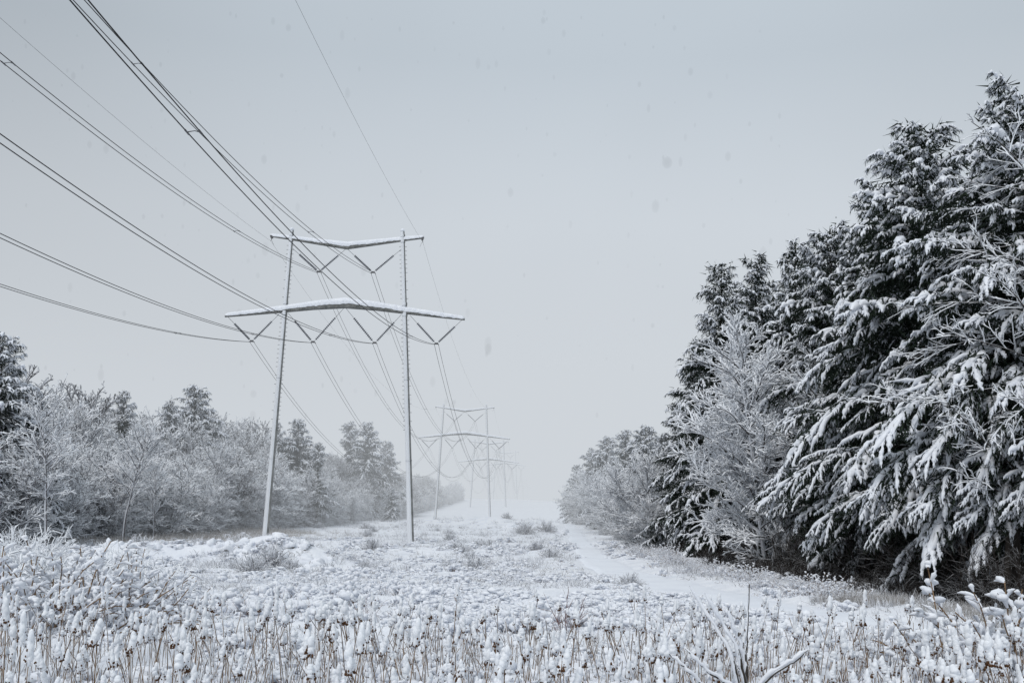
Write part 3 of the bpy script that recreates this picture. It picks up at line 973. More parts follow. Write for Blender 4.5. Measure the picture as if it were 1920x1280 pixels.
# standing out in front
for px, Y, top, ms, rz, lab in ((240, 96, 800, BD[1], 0.3, 'frosted tree with a white forked trunk standing out left of the tower'), (295, 104, 850, BD[2], 1.3, 'thinner pale trunked tree right beside the forked one'),
                                (100, 80, 745, BD[0], 2.3, 'tall frosted tree with spreading crown near the left frame edge')):
    loc, h = place(px, Y, top)
    tree_obj('frosted_tree', lab, loc, ms, rz, h / 16, 'frosted trees standing out from the left wall')

# far wood beyond: low hazy band that reads as one mass
mb = MB()
srcm = BD[3][1]
for (x0, x1, y0, y1, n, hh) in ((-330, -75, 130, 640, 0, 15),):
    pass

# ------------------------------------------------------------------ brush, grass and shrubs
def bush_mesh(name, seed, n=60, Lm=1.2, lean=0.8, r=0.02, droop=0.9, mat='twig', sub=3.0, k=4, sr=0.8, base=0.25, twmat=None, sublen=0.4):
    rg = np.random.default_rng(seed)
    st = MB(); sn = MB()
    az = rg.random(n) * 2 * PI
    el = np.clip(PI / 2 - np.abs(rg.normal(0, lean, n)), 0.1, 1.5)
    d = np.stack([np.cos(az) * np.cos(el), np.sin(az) * np.cos(el), np.sin(el)], -1)
    p0 = np.stack([np.cos(az), np.sin(az), az * 0 - 0.2], -1) * np.array([base, base, 1]) * (rg.random((n, 1)) * 0.8 + 0.2)
    L = Lm * (0.5 + 0.6 * rg.random(n))
    P = grow(p0, d, L, 8, droop * (0.5 + rg.random(n)), 0.06, rg)
    tubes(st, P, (r * (0.8 + 0.4 * rg.random(n)))[:, None] * np.linspace(1.0, 0.6, 8)[None], k)
    idx, s, p, t, rk = spawn(P, L, sub, 0.3, 1.0, rg, lo=2)
    dd = nrm(t + rg.normal(0, 0.55, (len(s), 3)))
    L2 = sublen * Lm * (0.4 + 0.6 * rg.random(len(s)))
    P2 = grow(p, dd, L2, 5, droop * 0.6 * rg.random(len(s)), 0.08, rg)
    tubes(sn, P2, (r * sr * (0.7 + 0.6 * rg.random(len(s))))[:, None] * np.array([[0.7, 1.0, 1.0, 0.8, 0.3]]), k)
    return st.mesh(name + '_stems', twmat or mat), sn.mesh(name + '_twigs', mat)


def mb_of(fn):
    mb = MB(); fn(mb); return mb


def tuft(seed, n, Lm, r, lean, droop, k=3, npt=4, dark=0, base=0.15):
    rg = np.random.default_rng(seed)
    mb = MB()
    az = rg.random(n) * 2 * PI
    el = np.clip(PI / 2 - np.abs(rg.normal(0, lean, n)), 0.05, 1.5)
    d = np.stack([np.cos(az) * np.cos(el), np.sin(az) * np.cos(el), np.sin(el)], -1)
    p0 = np.stack([rg.normal(0, base, n), rg.normal(0, base, n), np.full(n, -0.06)], -1)
    L = Lm * (0.5 + 0.7 * rg.random(n))
    P = grow(p0, d, L, npt, droop * (0.4 + rg.random(n)), 0.08, rg)
    tp = np.interp(np.linspace(0, 1, npt), [0, 0.5, 1], [0.7, 1.0, 0.35])
    tubes(mb, P, (r * (0.6 + 0.8 * rg.random(n)))[:, None] * tp[None], k)
    return mb


def ellips(mb, C, Rr, n=6, m=7, mi=0, rg=rng, lump=0.14, egg=0.0):
    """batch of lumpy ellipsoids: centres C (B,3), radii Rr (B,3)"""
    B = len(C)
    th = np.linspace(0.04, PI - 0.04, n); ph = np.arange(m) / m * 2 * PI
    T, P_ = np.meshgrid(th, ph, indexing='ij')
    w = np.sin(T) * (1 - egg * np.cos(T))
    D = np.stack([w * np.cos(P_), w * np.sin(P_), np.cos(T)], -1).reshape(-1, 3)
    a = rg.random(B) * 6.28; ca, sa = np.cos(a)[:, None], np.sin(a)[:, None]
    V = D[None] * Rr[:, None, :] * (1 + rg.normal(0, lump, (B, len(D), 1)))
    V = np.stack([V[..., 0] * ca - V[..., 1] * sa, V[..., 0] * sa + V[..., 1] * ca, V[..., 2]], -1) + C[:, None, :]
    i = np.arange(n - 1)[:, None] * m; j = np.arange(m)[None]
    Q = np.stack([i + j, i + m + j, i + m + (j + 1) % m, i + (j + 1) % m], -1).reshape(-1, 4)
    Q = (Q[None] + (np.arange(B) * len(D))[:, None, None]).reshape(-1, 4)
    mb.add(V.reshape(-1, 3), Q=Q, mi=mi)


def pillows(seed, n, Lm, r, spread=0.35, zh=0.35, dark=16):
    """soft snow lumps and short loaded twigs heaped over unseen brush, dark twigs below"""
    rg = np.random.default_rng(seed)
    mb = MB()
    rad = np.abs(rg.normal(0, spread, n)); a2 = rg.random(n) * 2 * PI
    zz = zh * np.exp(-(rad / spread) ** 2 * 0.6) * (0.35 + 0.75 * rg.random(n))
    C = np.stack([rad * np.cos(a2), rad * np.sin(a2), zz], -1)
    q = r * (0.45 + 1.3 * rg.random(n) ** 2)
    ellips(mb, C, np.stack([q * (1.0 + 1.3 * rg.random(n)), q, q * 0.8], -1), rg=rg)
    k = n
    az = rg.random(k) * 2 * PI; el = rg.uniform(-0.3, 0.9, k)
    d = np.stack([np.cos(az) * np.cos(el), np.sin(az) * np.cos(el), np.sin(el)], -1)
    P = grow(C[rg.integers(0, n, k)] + rg.normal(0, 0.03, (k, 3)), d, Lm * (0.4 + 0.8 * rg.random(k)), 6, 0.4 + 1.0 * rg.random(k), 0.20, rg)
    rr = (min(r, 0.055) * 0.42 * (0.5 + 0.9 * rg.random(k)))[:, None] * np.array([[0.4, 0.9, 1.0, 1.0, 0.8, 0.2]]) * (0.45 + 1.1 * rg.random((k, 6)))
    tubes(mb, P, rr, 5, squash=0.9)
    az = rg.random(dark) * 2 * PI
    d = np.stack([np.cos(az) * 0.6, np.sin(az) * 0.6, np.full(dark, 0.9)], -1)
    P = grow(np.stack([rg.normal(0, spread * .7, dark), rg.normal(0, spread * .7, dark), np.full(dark, -0.1)], -1), d, zh * (0.8 + 0.9 * rg.random(dark)), 4, 0.6 * rg.random(dark), 0.12, rg)
    tubes(mb, P, np.full((dark, 4), 0.006) * np.array([[1.3, 1, .8, .5]]), 3, mi=1)
    return mb


def field_points(n, y0, y1, xl, xr, keepout=PW + 0.3, rg=rng):
    """random points; density falls off with distance as detail gets smaller"""
    Y = y0 * (y1 / y0) ** rg.random(n)
    X = rg.uniform(-1, 1, n) * (0.62 * Y + 2)
    ok = (X > xl(Y)) & (X < xr(Y)) & (path_dist(X, Y) > keepout)
    return X[ok], Y[ok]


def zs(X, Y): return ground(X, Y) + lumps(X, Y) * 0.75


def patchy(X, Y, sc_, seed, thr, rg=rng):
    return fbm(X / sc_, Y / sc_, 3, seed) + rg.normal(0, 0.06, len(X)) > thr


# marsh brush, middle distance
mb = MB()
protos = [tuft(300 + i, 15, 0.36, 0.020, 0.8, 1.3) for i in range(5)]
X, Y = field_points(13000, 22, 260, lambda y: left_x(y) + 1.5, lambda y: 17.5 + 0.02 * y)
ok = patchy(X, Y, 5.0, 51, 0.44); X, Y = X[ok], Y[ok]
pr = rng.integers(0, 5, len(X))
sc_all = (0.7 + 0.6 * rng.random(len(X))) * np.interp(Y, [20, 100, 260], [0.8, 1.1, 2.0])
Z = zs(X, Y)
for i in range(5):
    m_ = pr == i
    mb.scatter(protos[i], np.stack([X[m_], Y[m_], Z[m_]], -1), rng.random(m_.sum()) * 6.28, sc_all[m_])
o = obj('marsh_grass', mb.mesh('marsh_grass', 'grass'))
setp(o, 'snow dusted tangle of low marsh grass across the clearing', 'grass', None, 'stuff')

# darker twiggy low shrubs, clumped
mb = MB()
protos = [tuft(320 + i, 26, 0.55, 0.015, 0.7, 0.8, base=0.3) for i in range(4)]
X, Y = field_points(8000, 26, 300, lambda y: left_x(y) + 1, lambda y: 17.0 + 0.02 * y)
ok = patchy(X, Y, 6.0, 61, 0.57); X, Y = X[ok], Y[ok]
pr = rng.integers(0, 4, len(X)); Z = zs(X, Y)
sc_all = (0.7 + 0.7 * rng.random(len(X))) * np.interp(Y, [20, 100, 300], [0.7, 1.0, 1.9])
for i in range(4):
    m_ = pr == i
    mb.scatter(protos[i], np.stack([X[m_], Y[m_], Z[m_]], -1), rng.random(m_.sum()) * 6.28, sc_all[m_])
o = obj('low_heath', mb.mesh('low_heath', 'twig'))
setp(o, 'patches of dark twiggy heath poking through the snow', 'shrub', None, 'stuff')

# snow pillows on near brush
mb = MB()
protos = [pillows(340 + i, 26, 0.30, 0.078, spread=0.40, dark=14) for i in range(6)]
X, Y = field_points(11000, 12.5, 130, lambda y: -0.62 * y - 2, lambda y: 0.62 * y + 2, keepout=0.8)
pdd = path_dist(X, Y) / np.interp(Y, [40, 55, 90], [1.0, 0.9, 0.62]); ok = (pdd > PW + 0.9) | ((pdd > PW - 0.2 - 0.7 * (vnoise(Y / 2, Y * 0, 92) > 0.6)) & (vnoise(X / 1.6, Y / 1.6, 91) > 0.5)); X, Y = X[ok], Y[ok]
ok = (fbm(X / 2.2, Y / 2.2, 2, 71) + 0.5 * (vnoise(X / 9, Y / 12, 73) - 0.5) > 0.42); X, Y = X[ok], Y[ok]
ok = (~((X > 14) & (Y > 33) & (Y < 50))) & (rng.random(len(X)) < np.interp(Y, [12, 30, 75, 130], [1, 0.9, 0.8, 0.8])); X, Y = X[ok], Y[ok]
pr = rng.integers(0, 6, len(X)); Z = zs(X, Y)
sc_all = (0.6 + 0.7 * rng.random(len(X))) * np.interp(Y, [12, 40, 75, 130], [1.05, 0.85, 1.0, 1.3])
s3 = np.stack([sc_all, sc_all, sc_all * (0.55 + 1.0 * vnoise(X / 5, Y / 5, 95)) * np.interp(Y, [12, 22, 60], [1.25, 1.05, 0.75])], -1)
for i in range(6):
    m_ = pr == i
    mb.scatter(protos[i], np.stack([X[m_], Y[m_], Z[m_]], -1), rng.random(m_.sum()) * 6.28, s3[m_])
o = obj('marsh_brush', mb.mesh('marsh_brush', ['snow', 'stem']))
setp(o, 'low marsh brush buried under soft pillows of snow', 'brush', None, 'stuff')

# dry grass at the foot of the pines
mb = MB()
protos = [tuft(360 + i, 22, 0.75, 0.008, 0.5, 1.4, base=0.2) for i in range(4)]
n = 800
Y = rng.uniform(33, 44, n); X = np.interp(Y, PATH[:, 1], PATH[:, 0]) + PW + 0.8 + np.abs(rng.normal(0, 2.2, n))
ok = (path_dist(X, Y) > PW + 0.2) & (fbm(X / 2.5, Y / 2.5, 2, 93) > 0.5); X, Y = X[ok], Y[ok]
Z = zs(X, Y) - 0.03
pr = rng.integers(0, 4, len(X))
for i in range(4):
    m_ = pr == i
    mb.scatter(protos[i], np.stack([X[m_], Y[m_], Z[m_]], -1), rng.random(m_.sum()) * 6.28, 0.45 + 0.4 * rng.random(m_.sum()))
# and in front of the left wood
n = 1500
Y = rng.uniform(84, 150, n); X = left_x(Y) + 1 + np.abs(rng.normal(0, 6.0, n))
Z = zs(X, Y) - 0.03
pr = rng.integers(0, 4, len(X))
for i in range(4):
    m_ = pr == i
    mb.scatter(protos[i], np.stack([X[m_], Y[m_], Z[m_]], -1), rng.random(m_.sum()) * 6.28, 0.8 + 0.8 * rng.random(m_.sum()))
o = obj('dry_grass', mb.mesh('dry_grass', 'drygrass'))
setp(o, 'brown dry grass along the foot of the tree walls', 'grass', None, 'stuff')

# dark tufts added under the pines to absorb light and deepen the shade
mb = MB()
protos = [tuft(380 + i, 26, 0.9, 0.014, 0.8, 0.6, base=0.35) for i in range(3)]
n = 3800
Y = rng.uniform(36, 110, n); X = np.interp(Y, PATH[:, 1], PATH[:, 0]) + 7.5 + 1.6 * vnoise(Y / 3, Y * 0, 12) + 16 * rng.random(n)
Z = zs(X, Y) - 0.02
pr = rng.integers(0, 3, n)
for i in range(3):
    m_ = pr == i
    mb.scatter(protos[i], np.stack([X[m_], Y[m_], Z[m_]], -1), rng.random(m_.sum()) * 6.28, 0.7 + 0.8 * rng.random(m_.sum()))
o = obj('shade_fill_brush', mb.mesh('shade_fill_brush', 'shadetwig'))
setp(o, 'dark tangled brush added to absorb light and deepen the shade under the pines', 'brush', None, 'stuff')

# ---- bushes as things
GB = [bush_mesh('arching_bush_a', 401, 120, 3.0, 0.75, 0.019, 0.75, mat='rimed', sub=4.5, base=0.6, sublen=0.2, sr=0.9),
      bush_mesh('arching_bush_b', 402, 150, 2.2, 0.9, 0.022, 1.4, mat='rimed', sub=7.0, base=0.6, sublen=0.16, sr=1.3, k=4)]
BT = ('stems', 'twigs')
GBX = []
for px, Y, rz, s, g, lab in ((60, 38, 0.3, 1.0, 0, 'tall spiky snow coated bush at the left frame edge'), (225, 42, 1.7, 0.75, 0, 'arching snow laden bush leaning right near the left edge'),
                             (165, 36, 2.9, 0.9, 1, 'dome of drooping snowy twigs in front of the spiky bush'), (290, 38, 4.1, 0.85, 1, 'low drooping bush at the right end of the left thicket'),
                             (-20, 35, 5.0, 1.1, 1, 'snowy bush running out of the left frame edge'), (20, 45, 2.2, 0.85, 0, 'bush behind the spiky one at the left frame edge')):
    loc = place(px, Y)
    tree_obj('snowy_bush', lab, loc, GB[g], rz, s, 'snow covered bushes of the left thicket', 'bush', BT)
CB = bush_mesh('round_bush', 403, 150, 1.25, 0.8, 0.02, 0.35, mat='twig', sub=5.0, base=0.35, sublen=0.3)
for px, Y, rz, s, lab in ((513, 62, 0.2, 1.15, 'round dark twigged bush on top of the rock pile'), (478, 56, 1.2, 0.95, 'dark twigged bush in front of the rock pile'), (552, 60, 2.4, 0.6, 'small twiggy bush to the right of the rock pile bushes'),
                          (268, 74, 3.0, 1.2, 'dark bush in front of the forked frosted tree'), (1183, 50, 4.0, 0.7, 'low twiggy bush at the near edge of the track'),
                          (1010, 96, 5.0, 0.9, 'dark bush in the middle of the clearing'), (985, 172, 1.0, 1.8, 'dark scrub on the far snow mound, left half'), (1025, 175, 2.0, 1.6, 'dark scrub on the far snow mound, right half'),
                          (700, 90, 3.3, 1.0, 'scrubby bush left of the right tower leg base')):
    loc = place(px, Y)
    tree_obj('twiggy_bush', lab, (loc[0], loc[1], loc[2] + 0.1), CB, rz, s, 'dark twigged bushes in the clearing', 'bush', BT)
# near right corner bush, loaded with snow
def loaded_bush(name, seed, n, Lm, lean, droop, base):
    rg = np.random.default_rng(seed)
    st = MB(); sn = MB()
    az = rg.random(n) * 2 * PI
    el = np.clip(PI / 2 - np.abs(rg.normal(0, lean, n)), 0.1, 1.5)
    d = np.stack([np.cos(az) * np.cos(el), np.sin(az) * np.cos(el), np.sin(el)], -1)
    p0 = np.stack([np.cos(az), np.sin(az), az * 0 - 0.2], -1) * np.array([base, base, 1]) * (rg.random((n, 1)) * 0.8 + 0.2)
    L = Lm * (0.5 + 0.6 * rg.random(n))
    P = grow(p0, d, L, 8, droop * (0.5 + rg.random(n)), 0.08, rg)
    tubes(st, P, 0.012 * np.ones(n)[:, None] * np.linspace(1.3, 0.6, 8)[None], 4)
    idx, s_, p, t, rk = spawn(P, L, 6.0, 0.3, 1.0, rg, lo=3)
    dd = nrm(t + rg.normal(0, 0.7, (len(s_), 3)))
    L2 = 0.12 * Lm * (0.4 + 0.9 * rg.random(len(s_)))
    P2 = grow(p, dd, L2, 5, 0.5 * rg.random(len(s_)), 0.1, rg)
    tubes(st, P2, 0.006 * np.ones((len(s_), 5)), 3)
    amp = 0.034 * (0.4 + 0.8 * rg.random((len(s_), 5))) * np.array([[0.6, 1, 1.1, 0.9, 0.3]])
    P3 = P2.copy(); P3[:, :, 2] += amp * 0.7
    tubes(sn, P3, amp, 6, squash=0.8)
    C = P2[:, 2] + np.array([0, 0, 0.03]); q = 0.05 * (0.3 + 0.9 * rg.random(len(C)) ** 2)
    ellips(sn, C, np.stack([q * 1.5, q, q * 0.8], -1), rg=rg)
    return st.mesh(name + '_stems', 'stem'), sn.mesh(name + '_twigs', 'snow')


SB = loaded_bush('loaded_bush', 404, 130, 1.7, 0.85, 0.8, 0.5)
for px, Y, rz, s, lab in ((1880, 20, 0.5, 1.8, 'leafy bush heaped with thick snow at the lower right'), (1960, 19, 2.0, 1.7, 'snow heaped bush cut by the right frame edge'), (1800, 21, 3.0, 1.15, 'smaller snow heaped bush left of the heaped one at lower right')):
    loc = place(px, Y)
    tree_obj('loaded_bush', lab, loc, SB, rz, s, 'snow heaped bushes at the lower right', 'bush', ('stems', 'snow_load'))
for px, Y, rz, s, lab in ((40, 26, 0.5, 1.75, 'snow heaped dome below the spiky bush at the left edge'), (135, 27.5, 2.0, 1.8, 'widest snow heaped dome of the left thicket'), (225, 29.5, 3.0, 1.6, 'snow heaped dome with dark hollows right of the widest one'),
                          (296, 31, 4.0, 1.2, 'last small snow heaped dome of the left thicket')):
    loc = place(px, Y)
    tree_obj('loaded_bush', lab, loc, SB, rz, s, 'snow heaped domes of the left thicket', 'bush', ('stems', 'snow_load'))
# snowy undergrowth between track and pines
for i in range(26):
    Yb = 44 + i * 2.3 + rng.random() * 1.5
    Xb = float(np.interp(Yb, PATH[:, 1], PATH[:, 0])) + 3.6 + 3.2 * rng.random()
    tree_obj('loaded_bush', 'low snow heaped bush between the track and the dark pines', (Xb, Yb, gz(Xb, Yb) - 0.15), SB, rng.random() * 6.28, 0.5 + 0.45 * rng.random(), 'low snowy bushes between track and pines', 'bush', ('stems', 'snow_load'))
# scattered bushes over the clearing
nb = 0
while nb < 40:
    Yb = 42 * (260 / 42) ** rng.random(); Xb = rng.uniform(left_x(Yb) + 5, 4 + 0.02 * Yb)
    if path_dist(np.array([Xb]), np.array([Yb]))[0] < 3.5: continue
    tree_obj('twiggy_bush', 'small twiggy snow dusted bush scattered in the open clearing', (Xb, Yb, gz(Xb, Yb) - 0.05), CB, rng.random() * 6.28,
             (0.35 + 0.4 * rng.random()) * (1 + Yb / 300), 'small twiggy bushes scattered over the clearing', 'bush', BT)
    nb += 1
# understory of the right wall
UB = bush_mesh('understory', 405, 60, 4.2, 0.85, 0.016, 0.7, mat='shadetwig', sub=3.5, base=0.6, sublen=0.3)  # twig colour carries the shade under the pines
for i, (px, Y, s) in enumerate(((1620, 56, 0.8), (1560, 60, 0.7), (1690, 50, 0.75), (1750, 47, 0.8), (1840, 41, 0.7), (1480, 66, 0.8), (1900, 38, 0.6), (1400, 82, 0.7), (1540, 66, 0.9))):
    loc = place(px, Y)
    tree_obj('understory_shrub', 'bare shrub with snow lined twigs, coloured dark for the shade below the pines', loc, UB, i * 1.1, s, 'bare shrubs under the pines', 'shrub', BT)
# understory of the left wall
for i in range(120):
    Y = 80 + i * 3.4 * (1 + i / 120) * 0.6 + rng.random() * 2
    X = left_x(Y) + 1.5 - 2.2 * (i % 2) + rng.normal(0, 0.9)
    s = 0.40 + 0.30 * rng.random() + 0.2 * (i % 2)
    tree_obj('frosted_shrub', 'frosted shrub at the foot of the left tree wall', (X, Y, gz(X, Y)), BD[3], rng.random() * 6, s, 'frosted shrubs along the foot of the left wall', 'shrub')

# rocks under snow
def rock_mesh(name, seed, r=0.5):
    rg = np.random.default_rng(seed)
    n, m = 12, 18
    th = np.linspace(0.02, PI - 0.02, n); ph = np.arange(m) / m * 2 * PI
    T, P_ = np.meshgrid(th, ph, indexing='ij')
    D = np.stack([np.sin(T) * np.cos(P_), np.sin(T) * np.sin(P_), np.cos(T)], -1)
    rad = np.ones_like(T)
    for _ in range(13):
        v = nrm(rg.normal(0, 1, 3)); c = 0.42 + 0.4 * rg.random()
        dd = D @ v
        rad = np.minimum(rad, np.where(dd > 0.05, c / np.maximum(dd, 0.05), 9))
    V = D * rad[..., None] * np.array([1.0, 0.85, 0.72]) * r
    i = np.arange(n - 1)[:, None] * m; j = np.arange(m)[None]
    Q = np.stack([i + j, i + m + j, i + m + (j + 1) % m, i + (j + 1) % m], -1).reshape(-1, 4)
    a = MB(); a.add(V.reshape(-1, 3), Q=Q)
    # snow sheet on the top half
    k = n // 2 + 1
    W = V[:k].copy(); W[..., :2] *= 1.035; W[..., 2] = W[..., 2] * 1.0 + 0.07 * (1 - np.linspace(0, 1, k)[:, None] ** 2)
    i = np.arange(k - 1)[:, None] * m
    Q = np.stack([i + j, i + m + j, i + m + (j + 1) % m, i + (j + 1) % m], -1).reshape(-1, 4)
    b = MB(); b.add(W.reshape(-1, 3), Q=Q); b.add(W[0], T=[[0, q, q + 1] for q in range(1, m - 1)])
    return a.mesh(name, 'rockfrost'), b.mesh(name + '_snow', 'snow')


RK = [rock_mesh('boulder%d' % i, 500 + i) for i in range(5)]
nrock = 0
for (x0, y0, x1, y1, n, s0, s1) in ((-27.5, 61, -18, 66, 26, 0.4, 1.15), (-19, 62.0, -11.5, 65.5, 44, 0.45, 1.35), (-2, 173, 10, 179, 16, 1.3, 2.6)):
    for i in range(n):
        x = rng.uniform(x0, x1); y = rng.uniform(y0, y1)
        s = rng.uniform(s0, s1)
        rk = tree_obj('boulder', 'snow capped boulder in the rock pile left of the tower' if y0 < 100 else 'snow capped boulder on the far mound',
                      (x, y, gz(x, y) - 0.02 * s), RK[i % 5], rng.random() * 6.28, s, 'boulders of the near rock pile' if y0 < 100 else 'boulders of the far mound', 'boulder', ('rock', 'snow_cap'))

# bare sapling poking up in the foreground, right
def snow_branchy(name, paths, r0, r1, snow):
    st = MB(); sn = MB()
    for P in paths:
        P = np.array(P, float)
        q = np.linspace(0, 1, 16); src = np.linspace(0, 1, len(P))
        Q = np.stack([np.interp(q, src, P[:, c]) for c in range(3)], -1)
        Q[1:-1] += rng.normal(0, 0.008, (14, 3))
        tubes(st, Q, np.linspace(r0, r1, 16), 6)
        amp = snow * (0.6 + 0.7 * rng.random(16)); amp[0] *= .3; amp[-1] *= 0.2; amp[-2] *= 0.5
        S = Q.copy(); S[:, 2] += amp * 0.9 + np.linspace(r0, r1, 16) * 0.5
        S[:, 0] -= amp * 0.55 + np.linspace(r0, r1, 16) * 0.3
        tubes(sn, S, amp, 6)
    return st.mesh(name + '_branches', 'bark'), sn.mesh(name + '_snow', 'snow')


SY = 12.6
def sp(px, py, y=SY): return at(px, py, y)
paths = [[sp(1390, 1300), sp(1370, 1220), sp(1335, 1165, SY + .2), sp(1293, 1098, SY + .3)],
         [sp(1402, 1300), sp(1385, 1220, SY - .1), sp(1352, 1160), sp(1322, 1112)],
         [sp(1400, 1300), sp(1398, 1240), sp(1382, 1185), sp(1365, 1140)],
         [sp(1395, 1300), sp(1330, 1262), sp(1285, 1215)], [sp(1410, 1300), sp(1450, 1262), sp(1490, 1240), sp(1515, 1218)],
         [sp(1360, 1320), sp(1310, 1275), sp(1255, 1225)]]
m1 = snow_branchy('sapling', paths, 0.024, 0.008, 0.025)
base = sp(1398, 1300)
t = thing('bare_sapling', 'bare forked sapling with snow on its upper sides poking up in the right foreground', 'sapling', (0, 0, 0))
obj('branches', m1[0], t); obj('snow_load', m1[1], t)
paths = [[sp(1400, 1300, 13.4), sp(1400, 1215, 13.4), sp(1405, 1095, 13.4)]]
m1 = snow_branchy('stick', paths, 0.014, 0.007, 0.010)
t = thing('bare_stick', 'thin upright dark stick behind the forked sapling', 'stick', (0, 0, 0))
obj('branches', m1[0], t); obj('snow_load', m1[1], t)
# reddish bare shrub mid field
RB = bush_mesh('red_shrub', 406, 16, 1.7, 0.55, 0.014, 0.15, mat='redtwig', sub=4.0, base=0.12, sublen=0.35, sr=0.7)
loc = place(1068, 30); tree_obj('bare_shrub', 'small reddish leafless shrub in the middle of the marsh', loc, RB, 0.4, 0.95, None, 'shrub', BT)
loc = place(690, 34); tree_obj('bare_shrub', 'faint straggly leafless shrub left of centre in the marsh', loc, RB, 2.4, 0.6, None, 'shrub', BT)
loc = place(1560, 20); tree_obj('bare_shrub', 'straggly leafless shrub right of the forked sapling', loc, RB, 3.4, 0.5, None, 'shrub', BT)

# ------------------------------------------------------------------ seed stalks
def ellip(mb, c, r, n=7, m=9, mi=0, rg=rng, lump=0.12, egg=0.25):
    th = np.linspace(0.05, PI - 0.05, n); ph = np.arange(m) / m * 2 * PI
    T, P_ = np.meshgrid(th, ph, indexing='ij')
    w = np.sin(T) * (1 - egg * np.cos(T))
    V = np.stack([w * np.cos(P_) * r[0], w * np.sin(P_) * r[1], np.cos(T) * r[2]], -1)
    V = V * (1 + rg.normal(0, lump, T.shape)[..., None] * np.array([1, 1, 0.4])) + np.asarray(c)
    i = np.arange(n - 1)[:, None] * m; j = np.arange(m)[None]
    Q = np.stack([i + j, i + m + j, i + m + (j + 1) % m, i + (j + 1) % m], -1).reshape(-1, 4)
    b = mb.n
    mb.add(V.reshape(-1, 3), Q=Q, mi=mi)
    mb.T.append((np.array([[b, b + q, b + q + 1] for q in range(1, m - 1)]), mi))
    e = b + (n - 1) * m
    mb.T.append((np.array([[e, e + q + 1, e + q] for q in range(1, m - 1)]), mi))


def stalk(seed):
    rg = np.random.default_rng(seed)
    st = MB(); HD = []; CP = []
    cp = MB()
    H = 1.62 + 0.12 * rg.random()
    lean = rg.normal(0, 0.13, 2)
    z = np.linspace(-0.1, H, 7)
    P = np.stack([lean[0] * z ** 2 / H, lean[1] * z ** 2 / H, z], -1)
    tubes(st, P, np.linspace(0.0085, 0.005, 7), 4)
    # snow clinging up one side of the stem
    a = MB()
    zz = np.linspace(0.5, H, 12)
    Q = np.stack([lean[0] * zz ** 2 / H - 0.007, lean[1] * zz ** 2 / H - 0.006, zz], -1)
    tubes(cp, Q, 0.010 * rg.random(12) * (rg.random(12) < 0.7) + 0.001, 5)
    top = P[-1]
    nh = int(rg.choice([1, 1, 1, 2, 3]))
    for h in range(nh):
        hd = MB(); cp = cp if h == 0 else MB()
        off = np.array([0, 0, 0]) if h == 0 else np.array([rg.normal(0, 0.05), rg.normal(0, 0.04), -0.07 * rg.random() - 0.02])
        c = top + off
        if h:
            tubes(st, np.array([P[-2], (P[-2] + c) / 2 + [0, 0, -.02], c]), np.full(3, 0.004), 3)
        hl = 0.13 + 0.12 * rg.random(); hw = 0.020 + 0.010 * rg.random(); tl = rg.normal(0, 0.12, 2)
        if h: hl *= 0.75
        ax = lambda f: c + np.array([tl[0] * f * hl, tl[1] * f * hl, f * hl])
        ellip(hd, ax(0.16), np.array([hw * 0.6, hw * 0.6, hl * 0.2]), 6, 7, rg=rg)
        for q in range(17):
            f = rg.random() ** 1.3 * 0.5
            ellip(hd, ax(f) + np.array([rg.normal(0, hw * 0.75), rg.normal(0, hw * 0.75), 0]), np.array([0.011, 0.011, 0.014]) * (0.6 + 0.8 * rg.random()), 4, 5, rg=rg)
        cw = 0.028 + 0.022 * rg.random()
        f0 = 0.06 + 0.26 * rg.random()
        for q, f in enumerate(np.linspace(f0, 1.0, 7)):
            wd = cw * np.interp(f, [0.1, 0.35, 0.7, 1.0], [0.5, 0.9, 1.0, 0.8]) * (0.85 + 0.25 * rg.random())
            ellip(cp, ax(f) + np.array([rg.normal(-0.006, wd * 0.14), rg.normal(-0.006, wd * 0.14), 0]), np.array([wd, wd, hl * 0.24 * (0.9 + 0.5 * rg.random())]), 8, 10, rg=rg, lump=0.05, egg=0.12)
        HD.append(hd); CP.append(cp)
    return st, HD, CP


SK = [stalk(600 + i) for i in range(14)]
# slim ice-covered wisps without a seed head
def wisp(seed):
    rg = np.random.default_rng(seed); mb = MB()
    H = 1.3 + 0.3 * rg.random(); z = np.linspace(-0.1, H, 9); l = rg.normal(0, 0.10, 2)
    P = np.stack([l[0] * z ** 2, l[1] * z ** 2, z], -1)
    tubes(mb, P + np.array([0.006, 0, 0]), 0.0065 * np.ones(9), 3, mi=1)
    z2 = np.linspace(0.35, H + 0.03, 14)
    P = np.stack([l[0] * z2 ** 2 - 0.005, l[1] * z2 ** 2 - 0.004, z2], -1)
    r = 0.012 * (0.1 + 0.95 * rg.random(14)); r[-1] = 0.003
    tubes(mb, P, r, 5, mi=0)
    return mb


